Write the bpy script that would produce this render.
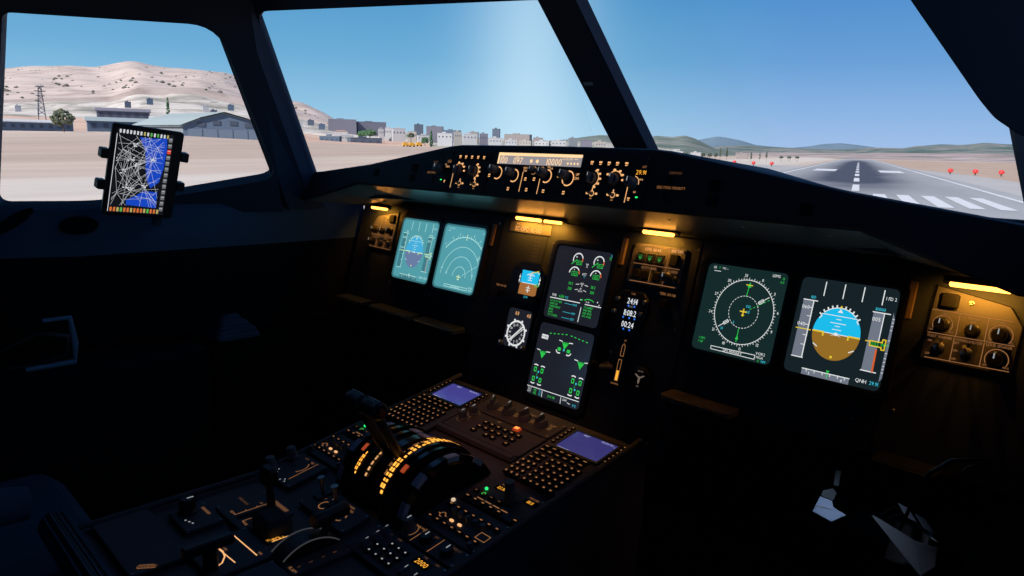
import bpy, bmesh, math, random
from mathutils import Vector, Matrix
from mathutils.geometry import tessellate_polygon
random.seed(7)
for o in list(bpy.data.objects): bpy.data.objects.remove(o)
S = bpy.context.scene
COL = S.collection
PI = math.pi

# ---------------------------------------------------------------- camera
CAMP = Vector((1.1196, -1.2688, 1.1983))
R_, F_, U_ = Vector((0.68771618, 0.1504165, -0.71022625)), Vector((0.72562062, -0.11165475, 0.67897565)), Vector((0.02282901, -0.98229735, -0.18593209))
FL = 740.0          # focal length for a 1024 wide frame
# world axes of the camera: right, up (=-image y), forward
cr = Vector((R_.x, F_.x, U_.x)); cd = Vector((R_.y, F_.y, U_.y)); cf = Vector((R_.z, F_.z, U_.z))
cam = bpy.data.cameras.new('camera'); camo = bpy.data.objects.new('camera', cam); COL.objects.link(camo)
cam.sensor_width = 36.0; cam.lens = FL / 1024 * 36.0; cam.clip_start = 0.02; cam.clip_end = 30000
camo.matrix_world = Matrix(((cr.x, -cd.x, -cf.x, CAMP.x), (cr.y, -cd.y, -cf.y, CAMP.y), (cr.z, -cd.z, -cf.z, CAMP.z), (0, 0, 0, 1)))
S.camera = camo
def ray(px, py):
    return (cr * (px - 512) + cd * (py - 288) + cf * FL).normalized()
def at(px, py, dist):
    """point at horizontal distance dist in the direction of an image point"""
    d = ray(px, py); return CAMP + d * (dist / math.hypot(d.x, d.y))

# ---------------------------------------------------------------- world sky
W = bpy.data.worlds.new('sky'); S.world = W; W.use_nodes = True
nt = W.node_tree; nt.nodes.clear()
def nd(t, **k):
    n = nt.nodes.new(t)
    for a, b in k.items(): setattr(n, a, b)
    return n
def mth(op, a=None, b=None, c=None):
    n = nd('ShaderNodeMath', operation=op)
    for i, v in enumerate((a, b, c)):
        if v is None: continue
        if isinstance(v, (int, float)): n.inputs[i].default_value = v
        else: nt.links.new(v, n.inputs[i])
    return n.outputs[0]
tc = nd('ShaderNodeTexCoord'); sp = nd('ShaderNodeSeparateXYZ'); nt.links.new(tc.outputs['Generated'], sp.inputs[0])
ramp = nd('ShaderNodeValToRGB'); nt.links.new(mth('MULTIPLY', sp.outputs['Z'], 2.0), ramp.inputs[0])
el = ramp.color_ramp.elements
el[0].position = 0.0; el[0].color = (0.42, 0.66, 0.84, 1)
el[1].position = 1.0; el[1].color = (0.05, 0.16, 0.36, 1)
for p, c in ((0.10, (0.29, 0.56, 0.79, 1)), (0.22, (0.16, 0.43, 0.70, 1)), (0.40, (0.08, 0.32, 0.62, 1)), (0.60, (0.06, 0.24, 0.52, 1))):
    e = el.new(p); e.color = c
# azimuth (degrees left of straight ahead)
az = mth('ARCTAN2', mth('MULTIPLY', sp.outputs['X'], -1.0), sp.outputs['Y'])
b1 = mth('POWER', mth('MULTIPLY', mth('SUBTRACT', az, math.radians(45.3)), 1 / math.radians(4.3)), 2.0)
band = mth('EXPONENT', mth('MULTIPLY', b1, -1.0))
band = mth('MULTIPLY', band, mth('EXPONENT', mth('MULTIPLY', mth('MAXIMUM', sp.outputs['Z'], 0.0), -2.0)))
mix = nd('ShaderNodeMixRGB'); mix.inputs[2].default_value = (0.60, 0.84, 1.0, 1)
nt.links.new(mth('MULTIPLY', band, 0.80), mix.inputs[0]); nt.links.new(ramp.outputs[0], mix.inputs[1])
tint = nd('ShaderNodeMixRGB', blend_type='MULTIPLY'); tint.inputs[2].default_value = (0.93, 0.84, 1.0, 1)
nt.links.new(mth('MINIMUM', mth('MAXIMUM', mth('MULTIPLY', mth('SUBTRACT', math.radians(40), az), 1 / math.radians(14)), 0.0), 1.0), tint.inputs[0]); nt.links.new(mix.outputs[0], tint.inputs[1]); mix = tint
bg = nd('ShaderNodeBackground'); bg.inputs[1].default_value = 1.0; nt.links.new(mix.outputs[0], bg.inputs[0])
ow = nd('ShaderNodeOutputWorld'); nt.links.new(bg.outputs[0], ow.inputs[0])

sun = bpy.data.lights.new('sun', 'SUN'); sun.energy = 1.25; sun.angle = math.radians(2); sun.color = (1.0, 0.93, 0.86)
suno = bpy.data.objects.new('sun', sun); COL.objects.link(suno)
suno.rotation_euler = Vector((0.0, -0.77, 0.64)).to_track_quat('Z', 'Y').to_euler()

vs = S.view_settings
S.display_settings.display_device = 'sRGB'
vs.view_transform = 'Standard'; vs.look = 'None'; vs.exposure = 0.0; vs.gamma = 1.0; vs.use_curve_mapping = False
S.cycles.use_denoising = True
S.cycles.max_bounces = 6; S.cycles.diffuse_bounces = 3; S.cycles.glossy_bounces = 3; S.cycles.transparent_max_bounces = 12
S.cycles.caustics_reflective = False; S.cycles.caustics_refractive = False

# ---------------------------------------------------------------- materials
MATS = {}
def mat(name, col, rough=0.6, metal=0.0, emit=None, es=1.0, coat=0.0, spec=0.5, bump=0.0, bscale=400.0, sample=True):
    if name in MATS: return MATS[name]
    m = bpy.data.materials.new(name); m.use_nodes = True; t = m.node_tree
    b = t.nodes['Principled BSDF']
    b.inputs['Base Color'].default_value = (*col, 1); b.inputs['Roughness'].default_value = rough
    b.inputs['Metallic'].default_value = metal; b.inputs['Specular IOR Level'].default_value = spec
    b.inputs['Coat Weight'].default_value = coat; b.inputs['Coat Roughness'].default_value = 0.08
    if emit:
        b.inputs['Emission Color'].default_value = (*emit, 1); b.inputs['Emission Strength'].default_value = es
        if not sample: m.cycles.emission_sampling = 'NONE'
    if bump:
        tcn = t.nodes.new('ShaderNodeTexCoord')
        n = t.nodes.new('ShaderNodeTexNoise'); n.inputs['Scale'].default_value = bscale; n.inputs['Detail'].default_value = 3
        t.links.new(tcn.outputs['Object'], n.inputs['Vector'])
        bm_ = t.nodes.new('ShaderNodeBump'); bm_.inputs['Strength'].default_value = bump; bm_.inputs['Distance'].default_value = 0.001
        t.links.new(n.outputs['Fac'], bm_.inputs['Height']); t.links.new(bm_.outputs[0], b.inputs['Normal'])
    MATS[name] = m; return m
def noisemat(name, cols, scale, rough=0.9, bands=None, coord='Object', detail=6, stretch=(1, 1, 1), spots=None):
    """procedural surface: colour ramp over noise, optional dark spots"""
    m = bpy.data.materials.new(name); m.use_nodes = True; t = m.node_tree; L = t.links
    b = t.nodes['Principled BSDF']; b.inputs['Roughness'].default_value = rough; b.inputs['Specular IOR Level'].default_value = 0.1
    tcn = t.nodes.new('ShaderNodeTexCoord'); mp = t.nodes.new('ShaderNodeMapping'); mp.inputs['Scale'].default_value = stretch
    L.new(tcn.outputs[coord], mp.inputs[0])
    n = t.nodes.new('ShaderNodeTexNoise'); n.inputs['Scale'].default_value = scale; n.inputs['Detail'].default_value = detail; n.inputs['Roughness'].default_value = 0.6
    L.new(mp.outputs[0], n.inputs['Vector'])
    r = t.nodes.new('ShaderNodeValToRGB'); L.new(n.outputs['Fac'], r.inputs[0])
    e = r.color_ramp.elements
    while len(e) > 1: e.remove(e[0])
    e[0].position = cols[0][0]; e[0].color = (*cols[0][1], 1)
    for p, c in cols[1:]:
        q = e.new(p); q.color = (*c, 1)
    out = r.outputs[0]
    if spots:
        v = t.nodes.new('ShaderNodeTexVoronoi'); v.inputs['Scale'].default_value = spots[0]; L.new(mp.outputs[0], v.inputs['Vector'])
        c = t.nodes.new('ShaderNodeMath'); c.operation = 'LESS_THAN'; c.inputs[1].default_value = spots[1]; L.new(v.outputs['Distance'], c.inputs[0])
        mx = t.nodes.new('ShaderNodeMixRGB'); mx.inputs[2].default_value = (*spots[2], 1); L.new(c.outputs[0], mx.inputs[0]); L.new(out, mx.inputs[1]); out = mx.outputs[0]
    L.new(out, b.inputs['Base Color'])
    return m

PANEL = mat('panel_blue_grey', (0.036, 0.044, 0.062), 0.65, bump=0.15, spec=0.25)
LINING = mat('lining_blue_grey', (0.075, 0.135, 0.215), 0.7, bump=0.2, spec=0.3)
PEDM = mat('pedestal_grey', (0.11, 0.105, 0.12), 0.6, bump=0.1, spec=0.35)
UNDER = mat('underside_grey', (0.20, 0.23, 0.24), 0.26, spec=0.7)
BLACK = mat('black_plastic', (0.012, 0.012, 0.014), 0.4)
MATTE = mat('matt_black', (0.010, 0.010, 0.012), 0.8, spec=0.2)
GLOSS = mat('gloss_black', (0.01, 0.01, 0.012), 0.18)
KNOB = mat('knob_grey', (0.15, 0.16, 0.18), 0.5)
KEYM = mat('key_dark', (0.015, 0.015, 0.018), 0.75, spec=0.2)
METAL = mat('screw_metal', (0.45, 0.45, 0.47), 0.35, 1.0)
AMB = mat('legend_amber', (0.02, 0.02, 0.02), 0.5, emit=(1.0, 0.50, 0.20), es=1.0, sample=False)
AMBD = mat('legend_amber_dim', (0.02, 0.02, 0.02), 0.5, emit=(1.0, 0.42, 0.15), es=0.30, sample=False)
AMBF = mat('legend_amber_faint', (0.02, 0.02, 0.02), 0.5, emit=(1.0, 0.42, 0.17), es=0.11, sample=False)
AMBB = mat('amber_digits', (0.02, 0.01, 0.0), 0.4, emit=(1.0, 0.42, 0.04), es=1.2, sample=False)
CREAM = mat('backlight_cream', (0.05, 0.05, 0.05), 0.4, emit=(1.0, 0.66, 0.34), es=1.15, sample=False)
LCDBG = mat('lcd_grey', (0.1, 0.1, 0.1), 0.3, emit=(0.42, 0.38, 0.40), es=0.75, sample=False)
LIT = mat('strip_lamp', (0.8, 0.6, 0.3), 0.5, emit=(1.0, 0.38, 0.055), es=5.5)
WHITE = mat('sym_white', (0, 0, 0), 0.4, emit=(0.85, 0.88, 0.88), es=0.9, sample=False)
WHITED = mat('sym_white_dim', (0, 0, 0), 0.4, emit=(0.75, 0.78, 0.78), es=0.42, sample=False)
WHITEC = mat('sym_pale_teal', (0, 0, 0), 0.4, emit=(0.50, 0.86, 0.82), es=0.95, sample=False)
GREEN = mat('sym_green', (0, 0, 0), 0.4, emit=(0.03, 0.62, 0.08), es=0.9, sample=False)
GLED = mat('green_led', (0, 0, 0), 0.4, emit=(0.03, 1.0, 0.22), es=1.1, sample=False)
CYAN = mat('sym_cyan', (0, 0, 0), 0.4, emit=(0.05, 0.62, 0.80), es=0.9, sample=False)
YEL = mat('sym_yellow', (0, 0, 0), 0.4, emit=(0.85, 0.62, 0.04), es=0.9, sample=False)
RED = mat('sym_red', (0, 0, 0), 0.4, emit=(0.75, 0.12, 0.03), es=0.9, sample=False)
REDL = mat('red_lamp', (0, 0, 0), 0.4, emit=(1.0, 0.30, 0.06), es=1.5, sample=False)
TAPE = mat('tape_grey', (0, 0, 0), 0.4, emit=(0.16, 0.18, 0.23), es=1.0, sample=False)
SKYC = mat('attitude_sky', (0, 0, 0), 0.3, emit=(0.012, 0.50, 0.83), es=1.0, sample=False)
SOILC = mat('attitude_ground', (0, 0, 0), 0.3, emit=(0.30, 0.15, 0.02), es=1.0, sample=False)
def scr(name, col, es=1.0):
    return mat(name, (0.01, 0.01, 0.01), 0.12, emit=col, es=es, spec=0.5)
TEAL = scr('screen_teal', (0.085, 0.335, 0.385)); TEALD = scr('screen_teal_dark', (0.05, 0.20, 0.24))
CSKY = mat('washed_sky', (0, 0, 0), 0.3, emit=(0.06, 0.42, 0.72), sample=False); CGND = mat('washed_ground', (0, 0, 0), 0.3, emit=(0.14, 0.20, 0.36), sample=False)
NDG = scr('screen_green_black', (0.0075, 0.023, 0.023)); PFG = scr('screen_dark_green', (0.008, 0.016, 0.020)); ECG = scr('screen_charcoal', (0.0125, 0.0145, 0.022))
VIO = scr('screen_violet', (0.045, 0.040, 0.19), 0.85); VIO2 = scr('screen_violet_bright', (0.055, 0.05, 0.26), 1.0)
RIM = mat('display_rim', (0.06, 0.08, 0.09), 0.35)
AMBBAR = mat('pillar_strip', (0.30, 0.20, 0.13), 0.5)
PALE = mat('pale_grey', (0.55, 0.60, 0.70), 0.6)
TAN = mat('tray_tan', (0.13, 0.10, 0.09), 0.55)

def glass_mat():
    m = bpy.data.materials.new('window_glass'); m.use_nodes = True; t = m.node_tree; t.nodes.clear()
    tr = t.nodes.new('ShaderNodeBsdfTransparent'); tr.inputs[0].default_value = (0.985, 0.99, 0.99, 1)
    gl = t.nodes.new('ShaderNodeBsdfGlossy'); gl.inputs['Roughness'].default_value = 0.02
    fr = t.nodes.new('ShaderNodeFresnel'); fr.inputs[0].default_value = 1.3
    ml = t.nodes.new('ShaderNodeMath'); ml.operation = 'MULTIPLY'; ml.inputs[1].default_value = 0.03
    mx = t.nodes.new('ShaderNodeMixShader'); o = t.nodes.new('ShaderNodeOutputMaterial')
    t.links.new(fr.outputs[0], ml.inputs[0]); t.links.new(ml.outputs[0], mx.inputs[0]); t.links.new(tr.outputs[0], mx.inputs[1]); t.links.new(gl.outputs[0], mx.inputs[2]); t.links.new(mx.outputs[0], o.inputs[0])
    return m
GLASS = glass_mat()

# ---------------------------------------------------------------- glyphs
GLY = {}
def make_glyphs():
    chars = 'ABCDEFGHIJKLMNOPQRSTUVWXYZ0123456789.:-/+%°<>*'
    obs = []
    for c in chars:
        cu = bpy.data.curves.new('g', 'FONT'); cu.body = c; cu.size = 1.0; cu.resolution_u = 2
        o = bpy.data.objects.new('g', cu); COL.objects.link(o); obs.append((c, o, cu))
    bpy.context.view_layer.update()
    dg = bpy.context.evaluated_depsgraph_get()
    for c, o, cu in obs:
        me = bpy.data.meshes.new_from_object(o.evaluated_get(dg))
        vv = [(v.co.x, v.co.y) for v in me.vertices]; ff = [tuple(p.vertices) for p in me.polygons]
        x0 = min(v[0] for v in vv) if vv else 0; x1 = max(v[0] for v in vv) if vv else .3
        GLY[c] = ([(x - x0, y) for x, y in vv], ff, x1 - x0)
        bpy.data.meshes.remove(me)
    for c, o, cu in obs:
        bpy.data.objects.remove(o); bpy.data.curves.remove(cu)
make_glyphs()

# ---------------------------------------------------------------- mesh builder
class MB:
    def __init__(s): s.v = []; s.f = []; s.m = []; s.M = Matrix()
    def add(s, vs_, fs, m=0):
        n = len(s.v); s.v += [tuple(s.M @ Vector(p)) for p in vs_]
        for f in fs: s.f.append(tuple(n + i for i in f)); s.m.append(m)
        return s
    def prism(s, poly, z0, z1, m=0, bev=0.0, m_top=None):
        """polygon (ccw) in xy, from z0 to z1, chamfered top edge"""
        n = len(poly); cx = sum(p[0] for p in poly) / n; cy = sum(p[1] for p in poly) / n
        lay = [(z0, poly)]
        if bev > 0:
            r = max(math.hypot(p[0] - cx, p[1] - cy) for p in poly)
            ins = []
            for i, p in enumerate(poly):
                a = Vector(poly[i - 1]); b = Vector(p); c = Vector(poly[(i + 1) % n])
                d1 = (b - a); d2 = (c - b)
                n1 = Vector((-d1.y, d1.x)).normalized() if d1.length > 1e-9 else Vector((0, 0)); n2 = Vector((-d2.y, d2.x)).normalized() if d2.length > 1e-9 else n1
                q = n1 + n2
                if q.length > 1e-6: q = q / max(q.length_squared / 2, 0.5)
                ins.append((b.x + q.x * bev, b.y + q.y * bev))
            lay += [(z1 - bev * (1 if z1 > z0 else -1), poly), (z1, ins)]
        else: lay.append((z1, poly))
        V = [(x, y, z) for z, P in lay for x, y in P]; F = []
        for l in range(len(lay) - 1):
            for i in range(n):
                j = (i + 1) % n; F.append((l * n + i, l * n + j, (l + 1) * n + j, (l + 1) * n + i))
        s.add(V, F + [tuple(reversed(range(n)))], m)
        s.add([V[(len(lay) - 1) * n + i] for i in range(n)], [tuple(range(n))], m if m_top is None else m_top)
        return s
    def box(s, x0, x1, y0, y1, z0, z1, m=0, bev=0.0, m_top=None):
        return s.prism([(x0, y0), (x1, y0), (x1, y1), (x0, y1)], z0, z1, m, bev, m_top)
    def rbox(s, cx, cy, w, h, r, z0, z1, m=0, bev=0.0, m_top=None, n=4):
        return s.prism(rrect(cx, cy, w, h, r, n), z0, z1, m, bev, m_top)
    def lathe(s, prof, n=20, m=0, cap=True, c=(0, 0)):
        V = []; F = []
        for r, z in prof:
            for i in range(n):
                a = 2 * PI * i / n; V.append((c[0] + r * math.cos(a), c[1] + r * math.sin(a), z))
        for l in range(len(prof) - 1):
            for i in range(n):
                j = (i + 1) % n; F.append((l * n + i, l * n + j, (l + 1) * n + j, (l + 1) * n + i))
        if cap:
            F.append(tuple(reversed(range(n)))); F.append(tuple((len(prof) - 1) * n + i for i in range(n)))
        return s.add(V, F, m)
    def tube(s, pts, r, n=8, m=0, closed=False):
        P = [Vector(p) for p in pts]; V = []; F = []; k = len(P)
        rr = r if isinstance(r, (list, tuple)) else [r] * k
        up = Vector((0, 0, 1)); prev = None
        for i, p in enumerate(P):
            t = (P[(i + 1) % k] - P[i - 1]) if (closed or 0 < i < k - 1) else (P[1] - P[0] if i == 0 else P[-1] - P[-2])
            t.normalize()
            a = prev if prev is not None else (t.cross(up) if abs(t.dot(up)) < 0.95 else t.cross(Vector((1, 0, 0))))
            a = (a - t * a.dot(t)).normalized(); prev = a; b = t.cross(a)
            for j in range(n):
                q = 2 * PI * j / n; V.append(tuple(p + (a * math.cos(q) + b * math.sin(q)) * rr[i]))
        for i in range(k if closed else k - 1):
            for j in range(n):
                F.append((i * n + j, i * n + (j + 1) % n, ((i + 1) % k) * n + (j + 1) % n, ((i + 1) % k) * n + j))
        if not closed: F += [tuple(reversed(range(n))), tuple((k - 1) * n + j for j in range(n))]
        return s.add(V, F, m)
    # flat symbology in the xy plane
    def poly(s, pts, m=0, z=0.0): return s.add([(x, y, z) for x, y in pts], [tuple(range(len(pts)))], m)
    def line(s, pts, w, m=0, z=0.0, closed=False):
        P = [Vector(p) for p in pts]
        if closed: P.append(P[0])
        for a, b in zip(P, P[1:]):
            d = b - a
            if d.length < 1e-7: continue
            d.normalize(); q = Vector((-d.y, d.x)) * w / 2; e = d * w * 0.25
            s.poly([tuple(a - e - q), tuple(b + e - q), tuple(b + e + q), tuple(a - e + q)], m, z)
        return s
    def arc(s, cx, cy, r, a0, a1, w, m=0, z=0.0, n=24, ry=None):
        ry = r if ry is None else ry
        V = []; F = []
        for i in range(n + 1):
            a = math.radians(a0 + (a1 - a0) * i / n)
            V += [(cx + (r - w / 2) * math.cos(a), cy + (ry - w / 2) * math.sin(a), z), (cx + (r + w / 2) * math.cos(a), cy + (ry + w / 2) * math.sin(a), z)]
        for i in range(n): F.append((2 * i, 2 * i + 1, 2 * i + 3, 2 * i + 2) if a1 < a0 else (2 * i + 1, 2 * i, 2 * i + 2, 2 * i + 3)[::-1])
        return s.add(V, F, m)
    def dash(s, cx, cy, r, w, m=0, z=0.0, k=20, duty=.6, a0=0, a1=360):
        st = (a1 - a0) / k
        for i in range(k): s.arc(cx, cy, r, a0 + i * st, a0 + (i + duty) * st, w, m, z, n=3)
        return s
    def disc(s, cx, cy, r, m=0, z=0.0, n=16): return s.poly([(cx + r * math.cos(2 * PI * i / n), cy + r * math.sin(2 * PI * i / n)) for i in range(n)], m, z)
    def txt(s, t, x, y, h, m=0, z=0.0, al='c', sx=1.0):
        k = h / 0.70; w = sum((GLY[c][2] + .09) if c in GLY else .35 for c in t) * k * sx
        x0 = x - (w / 2 if al == 'c' else w if al == 'r' else 0)
        for c in t:
            if c not in GLY: x0 += .35 * k * sx; continue
            V, F, a = GLY[c]
            s.add([(x0 + vx * k * sx, y - h / 2 + vy * k, z) for vx, vy in V], F, m); x0 += (a + .09) * k * sx
        return s
    def mesh(s, name, mats, smooth=False, weld=False):
        me = bpy.data.meshes.new(name); me.from_pydata(s.v, [], s.f)
        for q in (mats if isinstance(mats, (list, tuple)) else [mats]): me.materials.append(q)
        me.polygons.foreach_set('material_index', s.m)
        if smooth: me.polygons.foreach_set('use_smooth', [True] * len(me.polygons))
        me.update()
        if smooth: me.set_sharp_from_angle(angle=math.radians(40))
        return me
def rrect(cx, cy, w, h, r, n=4):
    P = []
    for sx, sy, a0 in ((1, 1, 0), (-1, 1, 90), (-1, -1, 180), (1, -1, 270)):
        for i in range(n + 1):
            a = math.radians(a0 + 90 * i / n); P.append((cx + sx * (w / 2 - r) + r * math.cos(a), cy + sy * (h / 2 - r) + r * math.sin(a)))
    return P

def T(x=0, y=0, z=0): return Matrix.Translation((x, y, z))
def Rx(a): return Matrix.Rotation(math.radians(a), 4, 'X')
def Ry(a): return Matrix.Rotation(math.radians(a), 4, 'Y')
def Rz(a): return Matrix.Rotation(math.radians(a), 4, 'Z')
def link(name, data, M, parent=None):
    o = bpy.data.objects.new(name, data); COL.objects.link(o)
    if parent is not None: o.parent = parent
    o.matrix_basis = M
    return o
def tag(o, label, cat, group=None, kind=None):
    o['label'] = label; o['category'] = cat
    if group: o['group'] = group
    if kind: o['kind'] = kind
    return o
def thing(name, label, cat, M, group=None):
    return tag(link(name, None, M), label, cat, group)
def part(name, mb, mats, parent, M=None, smooth=False, label=None):
    o = link(name, mb.mesh(name, mats, smooth), M or Matrix(), parent)
    if label: o['label'] = label
    return o
def inst(name, me, parent, M, label=None):
    o = link(name, me, M, parent)
    if label: o['label'] = label
    return o
def solo(name, mb, mats, label, cat, M=None, group=None, smooth=False, kind=None):
    return tag(link(name, mb.mesh(name, mats, smooth), M or Matrix()), label, cat, group, kind)
def struct(name, mb, mats, M=None, smooth=False):
    o = link(name, mb.mesh(name, mats, smooth), M or Matrix()); o['kind'] = 'structure'; return o
def orient(P, z, x=None, y=None):
    """frame at P with z axis z and x axis (or y axis) hint"""
    z = Vector(z).normalized()
    if x is not None: y_ = z.cross(Vector(x)).normalized(); x_ = y_.cross(z)
    else: x_ = Vector(y).cross(z).normalized(); y_ = z.cross(x_)
    return Matrix(((x_.x, y_.x, z.x, P[0]), (x_.y, y_.y, z.y, P[1]), (x_.z, y_.z, z.z, P[2]), (0, 0, 0, 1)))
def hollow(outer, inner, z0, z1, m=0, m_rim=None):
    """plate with a hole"""
    mb = MB(); allp = [Vector((x, y, 0)) for x, y in outer] , [Vector((x, y, 0)) for x, y in inner]
    tris = tessellate_polygon(allp); flat = outer + inner
    for z in (z0, z1): mb.add([(x, y, z) for x, y in flat], [tuple(t) for t in tris], m)
    for P in (outer, inner):
        n = len(P); V = [(x, y, z0) for x, y in P] + [(x, y, z1) for x, y in P]
        mb.add(V, [(i, (i + 1) % n, n + (i + 1) % n, n + i) for i in range(n)], m if (P is outer or m_rim is None) else m_rim)
    return mb

# shared small meshes -------------------------------------------------------
SH = {}
def shared(key, fn):
    if key not in SH: SH[key] = fn()
    return SH[key]
def knob_mesh(r, h, line=True, mats=None, skirt=1.25):
    def f():
        mb = MB(); mb.lathe([(r * skirt, 0), (r * skirt, h * .12), (r, h * .22), (r * .97, h * .9), (r * .85, h)], 20)
        if line: mb.box(-r * .09, r * .09, 0, r * .85, h, h + .0004, 1)
        for i in range(10):
            a = 2 * PI * i / 10; mb.M = Rz(math.degrees(a)) @ T(r * .97, 0, 0); mb.box(-r * .05, r * .08, -r * .10, r * .10, h * .25, h * .85)
        return mb.mesh('knob', mats or [KNOB, WHITED], True)
    return shared(('k', round(r, 4), round(h, 4), line, str(mats)), f)
def blade_mesh(r, h):
    """selector: round skirt with a raised grip bar"""
    def f():
        mb = MB(); mb.lathe([(r * 1.15, 0), (r * 1.15, h * .2), (r, h * .35), (r * .95, h * .5)], 18)
        mb.rbox(0, 0, r * .62, r * 1.9, r * .2, h * .45, h, 0, r * .08); mb.box(-r * .06, r * .06, r * .2, r * .85, h, h + .0004, 1)
        return mb.mesh('knob', [KNOB, WHITED], True)
    return shared(('b', round(r, 4), round(h, 4)), f)
def key_mesh(w, h, d, leg=None, lm=AMB, cap=KEYM):
    """push button: chamfered cap with a small lit legend bar (leg = (w,h))"""
    def f():
        mb = MB(); mb.rbox(0, 0, w, h, min(w, h) * .18, 0, d, 0, min(w, h) * .1)
        if leg:
            for (lx, ly, lw, lh) in leg: mb.rbox(lx, ly, lw, lh, min(lw, lh) * .3, d, d + .0003, 1, n=2)
        return mb.mesh('button', [cap, lm])
    return shared(('y', w, h, d, str(leg), lm.name, cap.name), f)
def toggle_mesh(l=.018):
    def f():
        mb = MB(); mb.lathe([(.0065, 0), (.0065, .003), (.0045, .004)], 12)
        mb.tube([(0, 0, .002), (0, l * .3, l * .6), (0, l * .45, l)], [.0018, .0022, .003], 10, 1)
        return mb.mesh('toggle', [METAL, METAL], True)
    return shared(('t', l), f)
def screw_mesh(r=.003):
    def f():
        mb = MB(); mb.lathe([(r, 0), (r, .0008), (r * .8, .0013)], 10); mb.box(-r * .7, r * .7, -r * .12, r * .12, .0013, .0016, 1)
        return mb.mesh('screw', [METAL, MATTE])
    return shared(('s', r), f)

# ================================================================ THE LAND OUTSIDE
sun.energy = 6.0; sun.color = (1.0, 0.92, 0.84)
GZ = -4.6
def interp(tab, x):
    if x <= tab[0][0]: return tab[0][1]
    for (a, b), (c, d) in zip(tab, tab[1:]):
        if x <= c: return b + (d - b) * (x - a) / (c - a)
    return tab[-1][1]
FIELD = [(-900, 118), (0, 130.5), (150, 132.5), (260, 139), (400, 146.3), (470, 147.8)]
def azpx(a): return 512 + 740 * math.tan(math.radians(max(-60, min(75, 46.9 - a))))
mb = MB(); NA = 96; DS = [2, 20, 60, 120, 180, 240, 300, 360, 420, 480, 560, 900, 3000, 9000]
azs = [112 - 210 * i / (NA - 1) for i in range(NA)]
for a in azs:
    w = max(0, min(1, (a - 42) / 10)); px = azpx(a)
    zf = at(px, interp(FIELD, px), 480).z if w > 0 else GZ
    for d in DS:
        s = max(0, min(1, (d - 180) / 300)); s = s * s * (3 - 2 * s)
        z = GZ + (zf - GZ) * s * w
        mb.v.append((CAMP.x - d * math.sin(math.radians(a)), CAMP.y + d * math.cos(math.radians(a)), z))
n = len(DS)
for i in range(NA - 1):
    for j in range(n - 1): mb.f.append((i * n + j, (i + 1) * n + j, (i + 1) * n + j + 1, i * n + j + 1)); mb.m.append(0)
RD = Vector((-0.3704, 0.9289, 0)).normalized(); RN = Vector((RD.y, -RD.x, 0))
RWY = Matrix(((RN.x, RD.x, 0, CAMP.x), (RN.y, RD.y, 0, CAMP.y), (0, 0, 1, GZ), (0, 0, 0, 1)))
def field_mat():
    m = noisemat('dry_field', [(0.3, (0.90, 0.89, 0.87)), (0.7, (1.08, 1.06, 1.03))], 0.03, stretch=(3, 0.35, 1), detail=5); t = m.node_tree; L = t.links
    b = t.nodes['Principled BSDF']; src = b.inputs['Base Color'].links[0].from_socket
    tcn = t.nodes.new('ShaderNodeTexCoord'); s = t.nodes.new('ShaderNodeSeparateXYZ'); L.new(tcn.outputs['Object'], s.inputs[0])
    q = t.nodes.new('ShaderNodeMath'); q.operation = 'MULTIPLY_ADD'; q.inputs[1].default_value = -1 / 600; q.inputs[2].default_value = 0.0; L.new(s.outputs['X'], q.inputs[0])
    r = t.nodes.new('ShaderNodeValToRGB'); L.new(q.outputs[0], r.inputs[0]); e = r.color_ramp.elements
    e[0].position = 0.03; e[0].color = (0.43, 0.33, 0.27, 1); e[1].position = 1; e[1].color = (0.60, 0.51, 0.45, 1)
    for p, c in ((0.07, (0.56, 0.51, 0.47)), (0.165, (0.57, 0.52, 0.48)), (0.19, (0.50, 0.41, 0.36)), (0.26, (0.52, 0.44, 0.38)), (0.29, (0.45, 0.36, 0.31)), (0.45, (0.46, 0.37, 0.32)), (0.60, (0.55, 0.46, 0.41))):
        k = e.new(p); k.color = (*c, 1)
    mx = t.nodes.new('ShaderNodeMixRGB'); mx.blend_type = 'MULTIPLY'; mx.inputs[0].default_value = 1
    L.new(r.outputs[0], mx.inputs[1]); L.new(src, mx.inputs[2]); L.new(mx.outputs[0], b.inputs['Base Color'])
    return m
inv = RWY.inverted(); mb.v = [tuple(inv @ Vector(v)) for v in mb.v]
struct('ground', mb, field_mat(), RWY, True)

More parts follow.
